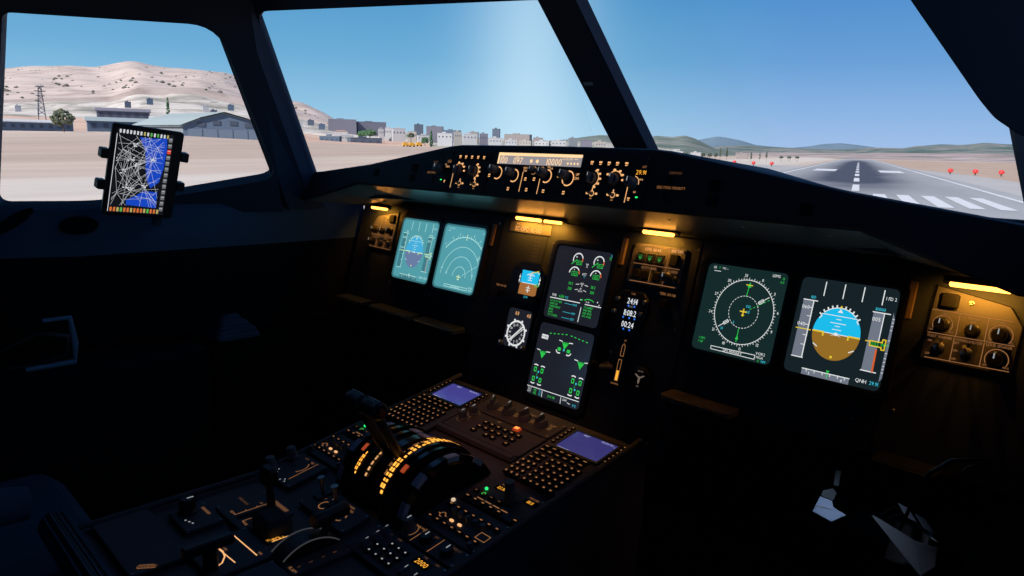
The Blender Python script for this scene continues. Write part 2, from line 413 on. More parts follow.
def runway_mat():
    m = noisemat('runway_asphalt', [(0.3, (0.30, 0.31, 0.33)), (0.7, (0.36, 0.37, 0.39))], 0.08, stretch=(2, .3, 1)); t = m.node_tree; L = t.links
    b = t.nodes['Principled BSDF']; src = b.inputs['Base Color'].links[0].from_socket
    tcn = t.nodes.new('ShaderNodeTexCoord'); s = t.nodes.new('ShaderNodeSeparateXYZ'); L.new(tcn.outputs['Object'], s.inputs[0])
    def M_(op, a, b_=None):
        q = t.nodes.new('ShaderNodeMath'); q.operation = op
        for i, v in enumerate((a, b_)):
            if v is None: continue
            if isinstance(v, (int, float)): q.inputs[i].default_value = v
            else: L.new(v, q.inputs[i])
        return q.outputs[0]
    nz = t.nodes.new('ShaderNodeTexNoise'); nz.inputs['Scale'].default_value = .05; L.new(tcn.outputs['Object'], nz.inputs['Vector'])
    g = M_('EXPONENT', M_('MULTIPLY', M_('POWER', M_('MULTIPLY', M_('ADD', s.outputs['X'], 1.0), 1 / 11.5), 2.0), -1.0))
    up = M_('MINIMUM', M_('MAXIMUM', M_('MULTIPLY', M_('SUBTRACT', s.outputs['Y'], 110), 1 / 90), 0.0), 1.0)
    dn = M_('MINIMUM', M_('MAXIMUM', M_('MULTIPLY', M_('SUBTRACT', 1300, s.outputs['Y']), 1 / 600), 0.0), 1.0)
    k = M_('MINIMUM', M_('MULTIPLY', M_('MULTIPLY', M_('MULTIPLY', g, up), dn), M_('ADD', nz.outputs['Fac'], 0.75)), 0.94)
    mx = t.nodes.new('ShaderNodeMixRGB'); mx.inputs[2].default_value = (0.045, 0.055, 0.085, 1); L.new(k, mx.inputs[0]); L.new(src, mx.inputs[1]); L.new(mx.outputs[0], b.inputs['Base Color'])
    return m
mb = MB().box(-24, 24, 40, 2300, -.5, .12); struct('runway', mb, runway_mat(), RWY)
mb = MB(); mb.poly([(-40, 190), (-24, 150), (-24, 425), (-115, 425), (-70, 300)], 0, .06)
mb.poly([(24, 30), (44, 30), (36, 300), (24, 425)], 0, .06); struct('taxiway', mb, noisemat('apron', [(0.3, (0.36, 0.36, 0.37)), (0.7, (0.43, 0.42, 0.42))], 0.05, stretch=(1, .3, 1)), RWY)
PAINT = mat('runway_paint', (0.62, 0.63, 0.66), 0.7)
def paint(name, rects):
    mb = MB()
    for x0, x1, y0, y1 in rects: mb.poly([(x0, y0), (x1, y0), (x1, y1), (x0, y1)], 0, .16)
    struct(name, mb, PAINT, RWY)
paint('runway_threshold_marking', [(s * x - .85, s * x + .85, 99, 127) for s in (-1, 1) for x in (3.3, 6.5, 9.8, 12.9, 16.0)])
paint('runway_centreline_marking', [(-.6, .6, 135 + 50 * k, 165 + 50 * k) for k in range(12)])
paint('runway_aiming_marking', [(7.5, 15.5, 300, 342), (-15.5, -7.5, 300, 342)])
paint('runway_edge_marking', [(20.2, 21.1, 60, 1500), (-21.1, -20.2, 60, 1500)])
# red lights across the far end
REDB = mat('red_light_glass', (0.5, 0.02, 0.02), 0.4, emit=(0.60, 0.07, 0.06), es=0.6)
rl = MB(); rl.lathe([(.18, 0), (.18, .5), (.35, .6)], 10, 1); rl.lathe([(.35, .6), (.75, .8), (.95, 1.3), (.75, 1.8), (.3, 2.05)], 14, 0)
rme = rl.mesh('runway_light', [REDB, MATTE], True)
names = ['first of the four red lights left of the runway, nearest the centre window post', 'second of the four red lights left of the runway, from the centre post', 'third of the four red lights left of the runway, from the centre post', 'last of the four red lights left of the runway, nearest the tarmac',
         'red light right of the runway, nearest to its edge line', 'middle one of three red lights right of the runway', 'outermost red light right of the runway']
for (x, y), nm in zip([(716, 164.2), (734.3, 164.6), (753.3, 165.6), (771.5, 166.2), (950, 174.2), (975, 175.2), (1001, 176.2)], names):
    d = ray(x, y); t = (GZ + .1 - CAMP.z) / d.z; P = CAMP + d * t
    tag(link('runway_light', rme, T(*P)), nm, 'light', 'red lights across the runway end')

# hills ------------------------------------------------------------------
def hill(name, top, base, d0, d1, x0, x1, nx, ny, m, amp=1.2, pw=1.4, seed=1):
    rnd = random.Random(seed); mb = MB()
    ph = [(rnd.uniform(.02, .16), rnd.uniform(0, 6.3), rnd.uniform(1, 9), rnd.uniform(.3, 1)) for _ in range(14)]
    for i in range(nx):
        px = x0 + (x1 - x0) * i / (nx - 1); t_, b_ = interp(top, px), interp(base, px)
        for j in range(ny):
            k = max(0, j - 1) / (ny - 2); d = d0 + (d1 - d0) * k ** pw - (8 if j == 0 else 0)
            nz = sum(w * math.sin(f * px + p + q * k * 3) for f, p, q, w in ph) / 3
            py = b_ + (t_ - b_) * k + nz * amp * math.sin(PI * min(1, k * 1.0)) * (1 if j < ny - 1 else 0) + nz * .25 * amp * (k > .98)
            P = at(px, py, d)
            if j == 0: P.z -= (d * .016)
            if j == 1 and False: pass
            mb.v.append(tuple(P))
    for i in range(nx - 1):
        for j in range(ny - 1): mb.f.append((i * ny + j, i * ny + j + 1, (i + 1) * ny + j + 1, (i + 1) * ny + j)[::-1]); mb.m.append(0)
    return struct(name, mb, m, None, True)
LT = [(-900, 70), (0, 68.5), (35, 66), (70, 65.8), (95, 66.8), (110, 64.2), (125, 61.6), (136, 61.6), (150, 64.8), (170, 68), (200, 69.8), (225, 72), (260, 86), (290, 101), (305, 104), (325, 113), (338, 121), (352, 127), (380, 131), (420, 134)]
LM = [(-900, 103), (0, 100), (60, 98), (110, 97), (140, 87), (200, 88), (240, 98), (290, 112), (340, 128), (420, 137)]
MTN = noisemat('pale_mountain', [(0.34, (0.38, 0.31, 0.28)), (0.5, (0.53, 0.44, 0.40)), (0.66, (0.59, 0.50, 0.455))], 0.012, stretch=(1, 1, 2.5), spots=(0.02, 0.13, (0.20, 0.20, 0.17)))
SLOPE = noisemat('grey_slope', [(0.32, (0.22, 0.23, 0.20)), (0.45, (0.42, 0.38, 0.34)), (0.55, (0.62, 0.58, 0.54)), (0.66, (0.38, 0.35, 0.32)), (0.8, (0.55, 0.50, 0.46))], 0.014, stretch=(.7, .7, 4), spots=(0.03, 0.14, (0.14, 0.16, 0.12)))
hill('mountain', LT, LM, 1500, 3200, -600, 420, 150, 22, MTN, 2.0, 1.2, 3)
hill('mountain_foot_slope', LM, [(-900, 116), (0, 114), (150, 119), (260, 127), (340, 136), (420, 141)], 900, 1700, -600, 420, 130, 14, SLOPE, 2.2, 1.2, 5)
TERRA = noisemat('red_earth', [(0.35, (0.50, 0.33, 0.25)), (0.6, (0.62, 0.45, 0.36)), (0.8, (0.45, 0.38, 0.32))], 0.02, stretch=(1, 1, 3))
hill('red_earth_bank', [(-900, 112), (0, 112), (150, 117), (260, 125), (330, 135), (420, 140)], [(-900, 121), (0, 131.5), (150, 134), (260, 140), (420, 147)], 520, 1000, -600, 430, 90, 8, TERRA, .6, 1.0, 6)
CITYG = noisemat('town_ground', [(0.35, (0.10, 0.15, 0.08)), (0.5, (0.38, 0.36, 0.32)), (0.65, (0.60, 0.57, 0.54)), (0.8, (0.20, 0.24, 0.16))], 0.03, stretch=(1, 1, 3))
hill('town_slope', [(300, 126), (340, 131), (400, 133), (470, 137), (560, 141), (600, 142), (640, 144), (670, 149)], [(300, 141), (400, 147), (470, 149), (560, 150), (670, 156)], 620, 1600, 300, 680, 80, 8, CITYG, 1.0, 1.1, 8)
hill('low_ridge', [(540, 141), (565, 139.5), (585, 136.6), (600, 135.2), (610, 136), (625, 139), (650, 137.5), (655, 135.8), (672, 137), (685, 135.6), (694, 138), (706, 144), (716, 149), (730, 152)], [(540, 150), (640, 151.5), (730, 157)], 1400, 2600, 540, 735, 60, 8,
     noisemat('scrub_ridge', [(0.35, (0.10, 0.14, 0.12)), (0.55, (0.17, 0.20, 0.18)), (0.7, (0.34, 0.31, 0.29))], 0.008, stretch=(1, 1, 3)), .8, 1.0, 9)
hill('far_hazed_ridge', [(690, 142), (704, 138.8), (718, 136.4), (728, 137.8), (740, 140.2), (756, 145), (790, 148), (812, 146), (820, 144.3), (840, 143), (855, 144.6), (880, 148)], [(690, 154), (880, 158)], 7000, 9000, 690, 880, 50, 6,
     noisemat('ridge_haze_blue', [(0.35, (0.13, 0.20, 0.27)), (0.7, (0.17, 0.24, 0.30))], 0.003), .4, 1.0, 10)  # distance haze is put into the ridge's bluish base colour
hill('green_hills', [(690, 151), (720, 146), (742, 145.2), (770, 147.2), (798, 148), (830, 149.3), (880, 147.6), (904, 148.4), (916, 146.2), (938, 144.4), (960, 145.2), (985, 142.8), (1024, 144.6), (1200, 146), (1600, 150)], [(690, 157), (800, 156.5), (900, 157.5), (1024, 160), (1600, 166)], 2600, 4500, 690, 1600, 150, 12,
     noisemat('green_grey_hills', [(0.36, (0.07, 0.11, 0.10)), (0.47, (0.11, 0.16, 0.15)), (0.56, (0.25, 0.24, 0.23)), (0.64, (0.13, 0.17, 0.16)), (0.8, (0.30, 0.27, 0.26))], 0.004, stretch=(1, 1, 5)), 1.2, 1.0, 11)
hill('pink_scrub_plain', [(640, 151.5), (760, 152.5), (860, 153.3), (900, 152.8), (1024, 154), (1600, 161)], [(640, 157), (760, 159), (860, 159), (1024, 163), (1600, 172)], 1500, 2700, 640, 1600, 150, 8,
     noisemat('pink_scrub', [(0.36, (0.16, 0.16, 0.15)), (0.48, (0.34, 0.28, 0.27)), (0.65, (0.45, 0.38, 0.37)), (0.8, (0.24, 0.22, 0.21))], 0.007, stretch=(1, 1, 6), spots=(.02, .12, (.12, .13, .10))), .7, 1.0, 12)

# buildings -----------------------------------------------------------------
BM_ = {k: mat('wall_' + k, c, 0.85, spec=0.1) for k, c in dict(white=(0.50, 0.51, 0.53), cream=(0.42, 0.40, 0.37), blue=(0.12, 0.17, 0.24), slate=(0.12, 0.15, 0.20), mauve=(0.19, 0.19, 0.24), brown=(0.30, 0.27, 0.27), roof=(0.30, 0.36, 0.38), terracotta=(0.50, 0.30, 0.22), dark=(0.08, 0.10, 0.14), grey=(0.22, 0.25, 0.28), yellow=(0.75, 0.40, 0.06)).items()}
def place(px0, px1, yb, d, turn=0):
    """frame at the foot of a building: x along its front, y away from the camera; returns width too"""
    c = at((px0 + px1) / 2, yb, d); a = at(px0, yb, d); b = at(px1, yb, d); w = (b - a).length
    f = Vector((c.x - CAMP.x, c.y - CAMP.y, 0)).normalized(); x = Vector((f.y, -f.x, 0))
    return Matrix(((x.x, f.x, 0, c.x), (x.y, f.y, 0, c.y), (0, 0, 1, c.z), (0, 0, 0, 1))) @ Rz(turn), w, d / 740 * .98
def block(px0, px1, yt, yb, d, wall, label, cat='building', group='town buildings beyond the field', roof=None, win=0, turn=8, name='town_building'):
    M, w, s = place(px0, px1, yb, d, turn); h = (yb - yt) * s; w *= .97; dp = w * .6
    mb = MB(); mb.box(-w / 2, w / 2, 0, dp, -(3 if d == 1000 and w < 12 else 12), h, 0)
    if roof == 'hip':
        mb.add([(-w / 2 - .4, -.4, h), (w / 2 + .4, -.4, h), (w / 2 + .4, dp + .4, h), (-w / 2 - .4, dp + .4, h), (-w / 4, dp / 2, h * 1.22), (w / 4, dp / 2, h * 1.22)], [(0, 1, 5, 4), (1, 2, 5), (2, 3, 4, 5), (3, 0, 4)], 1)
    else:
        mb.box(-w / 2 - .15, w / 2 + .15, -.15, dp + .15, h, h + .4, 1); mb.box(-w * .2, w * .05, dp * .3, dp * .6, h, h + 1.6, 0)
    if win:
        for k in range(win):
            x = -w / 2 + w * (k + .5) / win
            mb.box(x - w / win * .16, x + w / win * .16, -.1, .05, h * .5, h * .68, 2)
    return solo(name, mb, [BM_[wall], BM_[roof if roof and roof != 'hip' else ('terracotta' if roof == 'hip' else wall)], BM_['dark']], label, cat, M, group)
def shed(px0, px1, yt, yb, d, wall, roofm, label, nwin, turn=0):
    M, w, s = place(px0, px1, yb, d, turn); h = (yb - yt) * s; w *= .98; dp = w * .35
    t = thing('airfield_building', label, 'building', M, 'airfield buildings left')
    p = MB().box(-w / 2, w / 2, 0, dp, -8, h * .78); part('wall', p, BM_[wall], t)
    p = MB().add([(-w / 2 - 1, -1, h * .74), (w / 2 + 1, -1, h * .74), (w / 2 + 1, dp + 1, h * .74), (-w / 2 - 1, dp + 1, h * .74), (-w / 2 - 1, dp / 2, h), (w / 2 + 1, dp / 2, h)], [(0, 1, 5, 4), (1, 2, 5), (2, 3, 4, 5), (3, 0, 4), (3, 2, 1, 0)]); part('roof', p, BM_[roofm], t)
    wm = MB().box(-w / nwin * .22, w / nwin * .22, -.12, .05, 0, h * .28).mesh('window', [BM_['dark']])
    for k in range(nwin): inst('window', wm, t, T(-w / 2 + w * (k + .5) / nwin, 0, h * .32))
    return t
shed(-60, 78, 120.6, 131.3, 470, 'blue', 'white', 'long low blue-grey building with a white roof at the far left of the field', 14, 3)
shed(97, 151, 109.8, 121, 640, 'slate', 'mauve', 'dark slate flat block standing behind the tablet, above the pale-roofed shed', 6, 0)
shed(88, 150, 119.6, 133.6, 500, 'blue', 'roof', 'pale-roofed blue shed directly behind the top of the tablet', 5, 4)
shed(151, 161.5, 117.6, 128.5, 560, 'white', 'white', 'small white hut between the tablet and the hangar', 2, 0)
# hangar
M, w, s = place(184, 268, 140.2, 430, -4)
t = thing('aircraft_hangar', 'wide blue-grey aircraft hangar with a pale curved roof, left of the first window post', 'hangar', M)
h0, h1, dp = 13.5 * s, 24.8 * s, 60
gab = [(-w / 2, 0), (w / 2, 0), (w / 2, h0), (w * .28, h0 + (h1 - h0) * .52), (0, h1), (-w * .28, h0 + (h1 - h0) * .52), (-w / 2, h0)]
p = MB(); p.M = Rx(90) @ Matrix.Identity(4); p.prism(gab, -.3 * 0, -.6); p.M = Matrix(); part('front_wall', p, BM_['blue'], t)
sk = Vector((-1.05, 1, 0))       # the building runs back and to the left
p = MB()
ov = [(-w / 2 - 1, h0 - .4), (-w * .28, h0 + (h1 - h0) * .52 + .5), (0, h1 + .6), (w * .28, h0 + (h1 - h0) * .52 + .5), (w / 2 + 1, h0 - .4)]
V = [(x, -1.2, z) for x, z in ov] + [(x + sk.x * dp * .55, dp, z) for x, z in ov]; p.add(V, [(i, i + 1, i + 6, i + 5) for i in range(4)]); p.add([(x, y, z - .7) for x, y, z in V], [(i + 5, i + 6, i + 1, i) for i in range(4)]); part('roof', p, BM_['roof'], t)
p = MB().add([(-w / 2, 0, -6), (-w / 2, 0, h0), (-w / 2 + sk.x * dp * .55, dp, h0), (-w / 2 + sk.x * dp * .55, dp, -6)], [(0, 1, 2, 3)]); part('side_wall', p, BM_['grey'], t)
hw = MB().box(-1.9, 1.9, -.3, 0, 0, 2.2).mesh('window', [BM_['dark']])
for x in (-.28, -.1, .1, .28): inst('window', hw, t, T(x * w, .02, h0 * .88 + (1.0 if abs(x) < .2 else 0)))
hd = MB().box(-w * .085, w * .085, -.25, 0, -3, h0 * .72).mesh('door', [mat('hangar_door', (0.14, 0.19, 0.26), 0.7)])
for x in (-.36, -.18, 0, .18, .36): inst('door', hd, t, T(x * w, .05, 0))
# pylon
M, w, s = place(38, 46, 115, 620)
p = MB(); H_ = 24 * s
for x in (-1, 1):
    for y in (-1, 1): p.tube([(x * w / 2, y * w / 2, -6), (x * w / 6, y * w / 6, H_)], .28, 5)
for k in range(6):
    z0 = H_ * k / 6; r0 = w / 2 - (w / 3) * k / 6; r1 = w / 2 - (w / 3) * (k + 1) / 6
    for sx in (-1, 1): p.tube([(-r0 * sx, -r0, z0), (r1 * sx, -r1, z0 + H_ / 6)], .2, 4); p.tube([(-r0, -r0 * sx, z0), (-r1, r1 * sx, z0 + H_ / 6)], .2, 4)
for z, l in ((.98, 1.1), (.82, 1.4), (.66, 1.1)): p.tube([(-w * l / 2, 0, H_ * z), (w * l / 2, 0, H_ * z)], .3, 5)
solo('lattice_pylon', p, BM_['dark'], 'thin lattice pylon on the slope above the long low building', 'pylon', M)
# town
tb = [(319, 340, 136.6, 143.5, 640, 'blue', 'low blue-grey shed right of the first window post'), (341, 354, 136, 141, 660, 'white', 'white flat roof just right of the blue shed by the post'),
      (350, 383, 138.5, 146, 640, 'slate', 'long dark slate shed in the field corner below the white flats'), (328, 357, 120, 133, 1100, 'mauve', 'broad mauve block nearest the mountain foot'),
      (357, 387, 122.6, 133, 1120, 'mauve', 'second broad mauve block, lower and right of the first'), (334, 348, 131.4, 135.5, 850, 'white', 'small white house with a red roof under the mauve blocks'),
      (379, 384, 129.2, 137, 820, 'white', 'narrow white house at the left end of the white flats'), (385, 391.5, 128.2, 137, 830, 'white', 'white block with dark windows, second of the white flats'),
      (392.5, 406, 129, 138, 820, 'white', 'widest bright white block left of the slate tower'), (407.5, 416.5, 132, 139, 800, 'cream', 'cream block at the foot of the slate tower'),
      (414.5, 423.5, 125, 135, 950, 'slate', 'slate tower rising above the left part of the town'), (426, 443, 126.8, 133, 1000, 'mauve', 'wide mauve roofed block right of the slate tower'),
      (417.5, 430, 135.6, 141, 760, 'white', 'low white building right of the cream block'), (437, 452.5, 133.6, 141.5, 760, 'white', 'white block just above the left end of the instrument shield'),
      (454, 462, 132.2, 141, 780, 'cream', 'cream house beside the white block above the shield'), (442, 460, 130.4, 134, 1050, 'blue', 'thin blue roofed hall on the skyline behind the cream house'),
      (463, 477, 134.2, 142, 800, 'white', 'wide white terrace left of the square grey tower'), (468, 478, 132.4, 138, 1000, 'brown', 'brownish block behind the wide white terrace'),
      (479.5, 488, 134, 143, 820, 'mauve', 'mauve house immediately left of the square grey tower'), (492, 499.6, 129.3, 140, 900, 'slate', 'square grey tower standing alone above the autopilot display'),
      (489, 502, 138.2, 145, 760, 'white', 'white house at the foot of the square grey tower'), (503.5, 530, 134.6, 141, 1000, 'brown', 'long brown hall right of the square grey tower'),
      (505, 517, 140.2, 146, 740, 'white', 'white house in front of the long brown hall, left end'), (519, 531, 141, 146, 740, 'cream', 'cream house in front of the long brown hall, right end'),
      (533, 543, 138, 143, 900, 'brown', 'small brown block right of the long hall'), (534, 549, 141.6, 147, 760, 'white', 'low white row below the small brown block'),
      (551, 566, 141, 147, 760, 'white', 'low white row left of the twin grey block'), (569, 577.5, 138.4, 147, 860, 'grey', 'grey block with a mast left of the centre post'),
      (580, 592, 140.6, 147, 860, 'mauve', 'mauve house right of the grey block with a mast'), (595, 606, 142, 148, 800, 'cream', 'last cream house before the centre post'),
      (668, 683, 151.4, 155.4, 900, 'white', 'white farmhouse just right of the centre post'), (691, 701, 152.8, 156, 900, 'white', 'second white farmhouse right of the centre post'), (736, 747.5, 154, 158.4, 850, 'brown', 'dark barn between the cypresses right of the centre post')]
for i, (a, b, yt, yb, d, c, lb) in enumerate(tb):
    block(a, b, yt, yb, d, c, lb, roof=('hip' if 'red roof' in lb else ('roof' if i % 3 == 0 else None)), win=(4 if d < 850 else 0), turn=(i * 37 % 25) - 12)
for i, (px, py) in enumerate([(18, 108), (128, 104), (150, 101), (206, 108), (214, 112), (231, 107), (300, 124), (311, 122), (322, 126)]):
    block(px - 3.2, px + 3.2, py - 1.6, py + 1, 1000, ['white', 'slate', 'blue'][i % 3], ['tiny white house high on the far left slope', 'tiny slate house above the dark flat block', 'tiny blue house on the slope over the white hut', 'small white house on the slope above the hangar roof, left', 'small slate house on the slope above the hangar ridge', 'small blue house on the slope above the hangar, right', 'small white house on the slope right of the first post', 'small slate house on the slope right of the first post', 'small blue house lowest on the slope right of the first post'][i], group='houses on the slope', turn=5)
# trees
FOL = [noisemat('foliage_%d' % i, [(0.35, c1), (0.65, c2)], 0.8) for i, (c1, c2) in enumerate([((0.10, 0.12, 0.08), (0.20, 0.22, 0.15)), ((0.05, 0.12, 0.06), (0.12, 0.22, 0.12)), ((0.07, 0.09, 0.07), (0.12, 0.15, 0.11))])]
BARK = mat('bark', (0.12, 0.09, 0.07), 0.9)
def tree(px, yt, yb, wpx, d, kind, label, fol, group='trees beyond the field'):
    M, w, s = place(px - wpx / 2, px + wpx / 2, yb, d); h = (yb - yt) * s
    t = thing('cypress_tree' if kind == 'c' else 'broad_tree', label, 'tree', M, group)
    part('trunk', MB().tube([(0, 0, -4), (0, 0, h * .3)], [w * .05, w * .04], 6), BARK, t)
    rnd = random.Random(int(px * 7)); cb = MB()
    n = 60 if kind == 'c' else 110
    for k in range(n):
        if kind == 'c':
            z = rnd.random(); r = .5 * w * (1 - z) ** .6 * min(1, .45 + z * 4) * .9; a = rnd.random() * 6.28; c = (r * math.cos(a) * .6, r * math.sin(a) * .6, h * (.06 + .92 * z)); q = w * .16
        else:
            a = rnd.random() * 6.28; u = rnd.uniform(-.6, 1); rr = math.sqrt(max(0, 1 - u * u)) * rnd.uniform(.6, 1.0); c = (w * .42 * rr * math.cos(a), w * .35 * rr * math.sin(a), h * (.55 + .38 * u)); q = w * rnd.uniform(.06, .12)
        Q = Matrix.Translation(c) @ Matrix.Rotation(rnd.random() * 3, 4, Vector((rnd.random(), rnd.random(), .3)).normalized()) @ Matrix.Diagonal((q, q * .8, q * 1.1, 1))
        cb.M = Q; cb.add([(1, 0, 0), (-1, 0, 0), (0, 1, 0), (0, -1, 0), (0, 0, 1), (0, 0, -1)], [(0, 2, 4), (2, 1, 4), (1, 3, 4), (3, 0, 4), (2, 0, 5), (1, 2, 5), (3, 1, 5), (0, 3, 5)])
    part('crown', cb, FOL[fol], t)
tree(64, 112.5, 131.5, 27, 440, 'b', 'broad olive-grey tree standing left of the tablet', 0)
tree(168.8, 100.5, 122.5, 7, 560, 'c', 'tall cypress rising behind the hangar, right of the tablet', 1)
tree(431, 131, 146, 6, 560, 'c', 'pointed green cypress in front of the town, left of the shield', 1)
tree(425, 137, 146, 9, 600, 'b', 'dark bush just left of the pointed cypress', 1)
tree(370, 130, 138, 14, 700, 'b', 'green clump between the mauve blocks and white flats, left', 1)
tree(363, 131, 138, 12, 720, 'b', 'green clump below the broad mauve block', 1)
tree(411, 133, 139, 8, 650, 'b', 'round tree at the foot of the slate tower', 2)
tree(720, 148, 157.6, 3, 600, 'c', 'cypress standing nearest the dark barn on its left', 2)
tree(726.6, 148, 157.6, 4, 600, 'c', 'thicker cypress touching the dark barn on its left', 2)
tree(751, 152.6, 159, 3, 560, 'c', 'slim cypress just right of the dark barn', 2)
tree(759.5, 153, 159.2, 2.6, 560, 'c', 'short cypress, second right of the dark barn', 2)
tree(766.4, 152, 158, 3, 560, 'c', 'farthest right of the cypresses along the field', 2)
for i, px in enumerate([656, 664, 686, 703, 709.5, 715.5, 781, 789, 797]):
    tree(px, 152.5 + .006 * (px - 650) + (3 if px > 770 else 0), 157.5 + .012 * (px - 650), 5, 640, 'b', ['bush against the centre post', 'second bush from the centre post', 'bush between the two white farmhouses', 'bush right of the second farmhouse', 'middle bush left of the tall cypresses', 'bush beside the tall cypresses', 'left bush of three out by the red lights', 'middle bush of three out by the red lights', 'right bush of three out by the red lights'][i], 2)
# yellow vehicles in the field corner
for i, (px, py, d) in enumerate([(406, 146.6, 470), (412.5, 146.8, 470), (419.5, 146.4, 480)]):
    M, w, s = place(px - 2.8, px + 2.8, py, d, 15)
    t = thing('airport_truck', ['left yellow truck parked in front of the town', 'middle yellow truck parked in front of the town', 'right yellow truck parked in front of the town'][i], 'truck', M, 'yellow trucks')
    part('body', MB().box(-w / 2, w * .2, 0, 2, .5, 2.6, bev=.1), BM_['yellow'], t); part('cab', MB().box(w * .22, w / 2, 0, 2, .5, 2.1, bev=.15), BM_['yellow'], t)
    wh = shared(('wheel',), lambda: MB().lathe([(.45, 0), (.45, .3), (.2, .32)], 12).mesh('wheel', [MATTE]))
    for x in (-.35, .35):
        for y in (-.05, 1.75): inst('wheel', wh, t, T(x * w, y, .45) @ Rx(90) @ T(0, 0, -.3))
# scrub on the mountain
sb = MB(); rnd = random.Random(4)
for k in range(260):
    px = rnd.uniform(-60, 330); t_, m_ = interp(LT, px), interp(LM, px); u = rnd.random() ** .8; py = m_ + (t_ - m_) * u * .97; d = 1500 + 1700 * u ** 1.2 - 30
    c = at(px, py, d); q = rnd.uniform(1.5, 5); sb.M = Matrix.Translation(c) @ Matrix.Diagonal((q * 1.3, q * 1.3, q * .8, 1))
    sb.add([(1, 0, 0), (-1, 0, 0), (0, 1, 0), (0, -1, 0), (0, 0, 1), (0, 0, -1)], [(0, 2, 4), (2, 1, 4), (1, 3, 4), (3, 0, 4), (2, 0, 5), (1, 2, 5), (3, 1, 5), (0, 3, 5)])
solo('mountain_scrub', sb, mat('scrub', (0.13, 0.13, 0.11), 0.9), 'dark dry scrub dotted over the pale mountain', 'scrub', kind='stuff')

# ================================================================ COCKPIT SHELL
TILT = math.atan2(.2726, .9621)
def facef(y, z, x=0.0):      # frame on a plane leaning like the instrument panel: x right, y up, z towards the pilots
    return Matrix(((1, 0, 0, x), (0, .27259, -.96213, y), (0, .96213, .27259, z), (0, 0, 0, 1)))
MIP = facef(.00866, .89755)
FCU = facef(-.1357, 1.1438)
SHELL = mat('shell_lining', (0.040, 0.064, 0.10), 0.75, spec=0.25, bump=0.1)
DARKSH = mat('shell_dark', (0.014, 0.016, 0.020), 0.85, spec=0.15)
FLOORM = mat('floor_carpet', (0.005, 0.005, 0.006), 0.95, spec=0.05, bump=0.4, bscale=900)
struct('floor', MB().box(-1.9, 1.9, -2.6, 1.2, -.05, 0), FLOORM)
struct('wall_rear', MB().box(-1.9, 1.9, -2.66, -2.6, 0, 1.9), DARKSH)
struct('wall_front', MB().box(-1.3, 1.3, .75, .80, 0, 1.06), DARKSH)
def quadbar(P, w, m, name, dirs):
    pass
# corner points (left side is mirrored to the right)
CT, CB = Vector((0, -.06, 1.507)), Vector((0, .215, 1.21))
ST0, SB0 = Vector((-.845, -.348, 1.536)), Vector((-.930, -.160, 1.14))
WA, WB = Vector((-.95, -.25, 1.1)), Vector((-1.25, -1.0, 1.1))
WT = Vector((.12, 0, .35)).normalized(); WD = (WB - WA).normalized()
def wp(s, t): return WA + WD * s + WT * t
def poly_frame(O, X, Yh):
    Z = X.cross(Yh).normalized(); Y = Z.cross(X).normalized()
    return Matrix(((X.x, Y.x, Z.x, O.x), (X.y, Y.y, Z.y, O.y), (X.z, Y.z, Z.z, O.z), (0, 0, 0, 1)))
def to2(M, p): q = M.inverted() @ p; return (q.x, q.y)
def roundpoly(P, r, n=6):
    out = []
    for i, p in enumerate(P):
        a, b, c = Vector(P[i - 1]), Vector(p), Vector(P[(i + 1) % len(P)])
        rr = r[i] if isinstance(r, (list, tuple)) else r
        u, v = (a - b).normalized(), (c - b).normalized()
        for k in range(n + 1):
            t = k / n; q = (b + u * rr) * (1 - t) ** 2 + b * 2 * t * (1 - t) + (b + v * rr) * t ** 2; out.append((q.x, q.y))
    return out
MIR = Matrix.Diagonal((-1, 1, 1, 1))
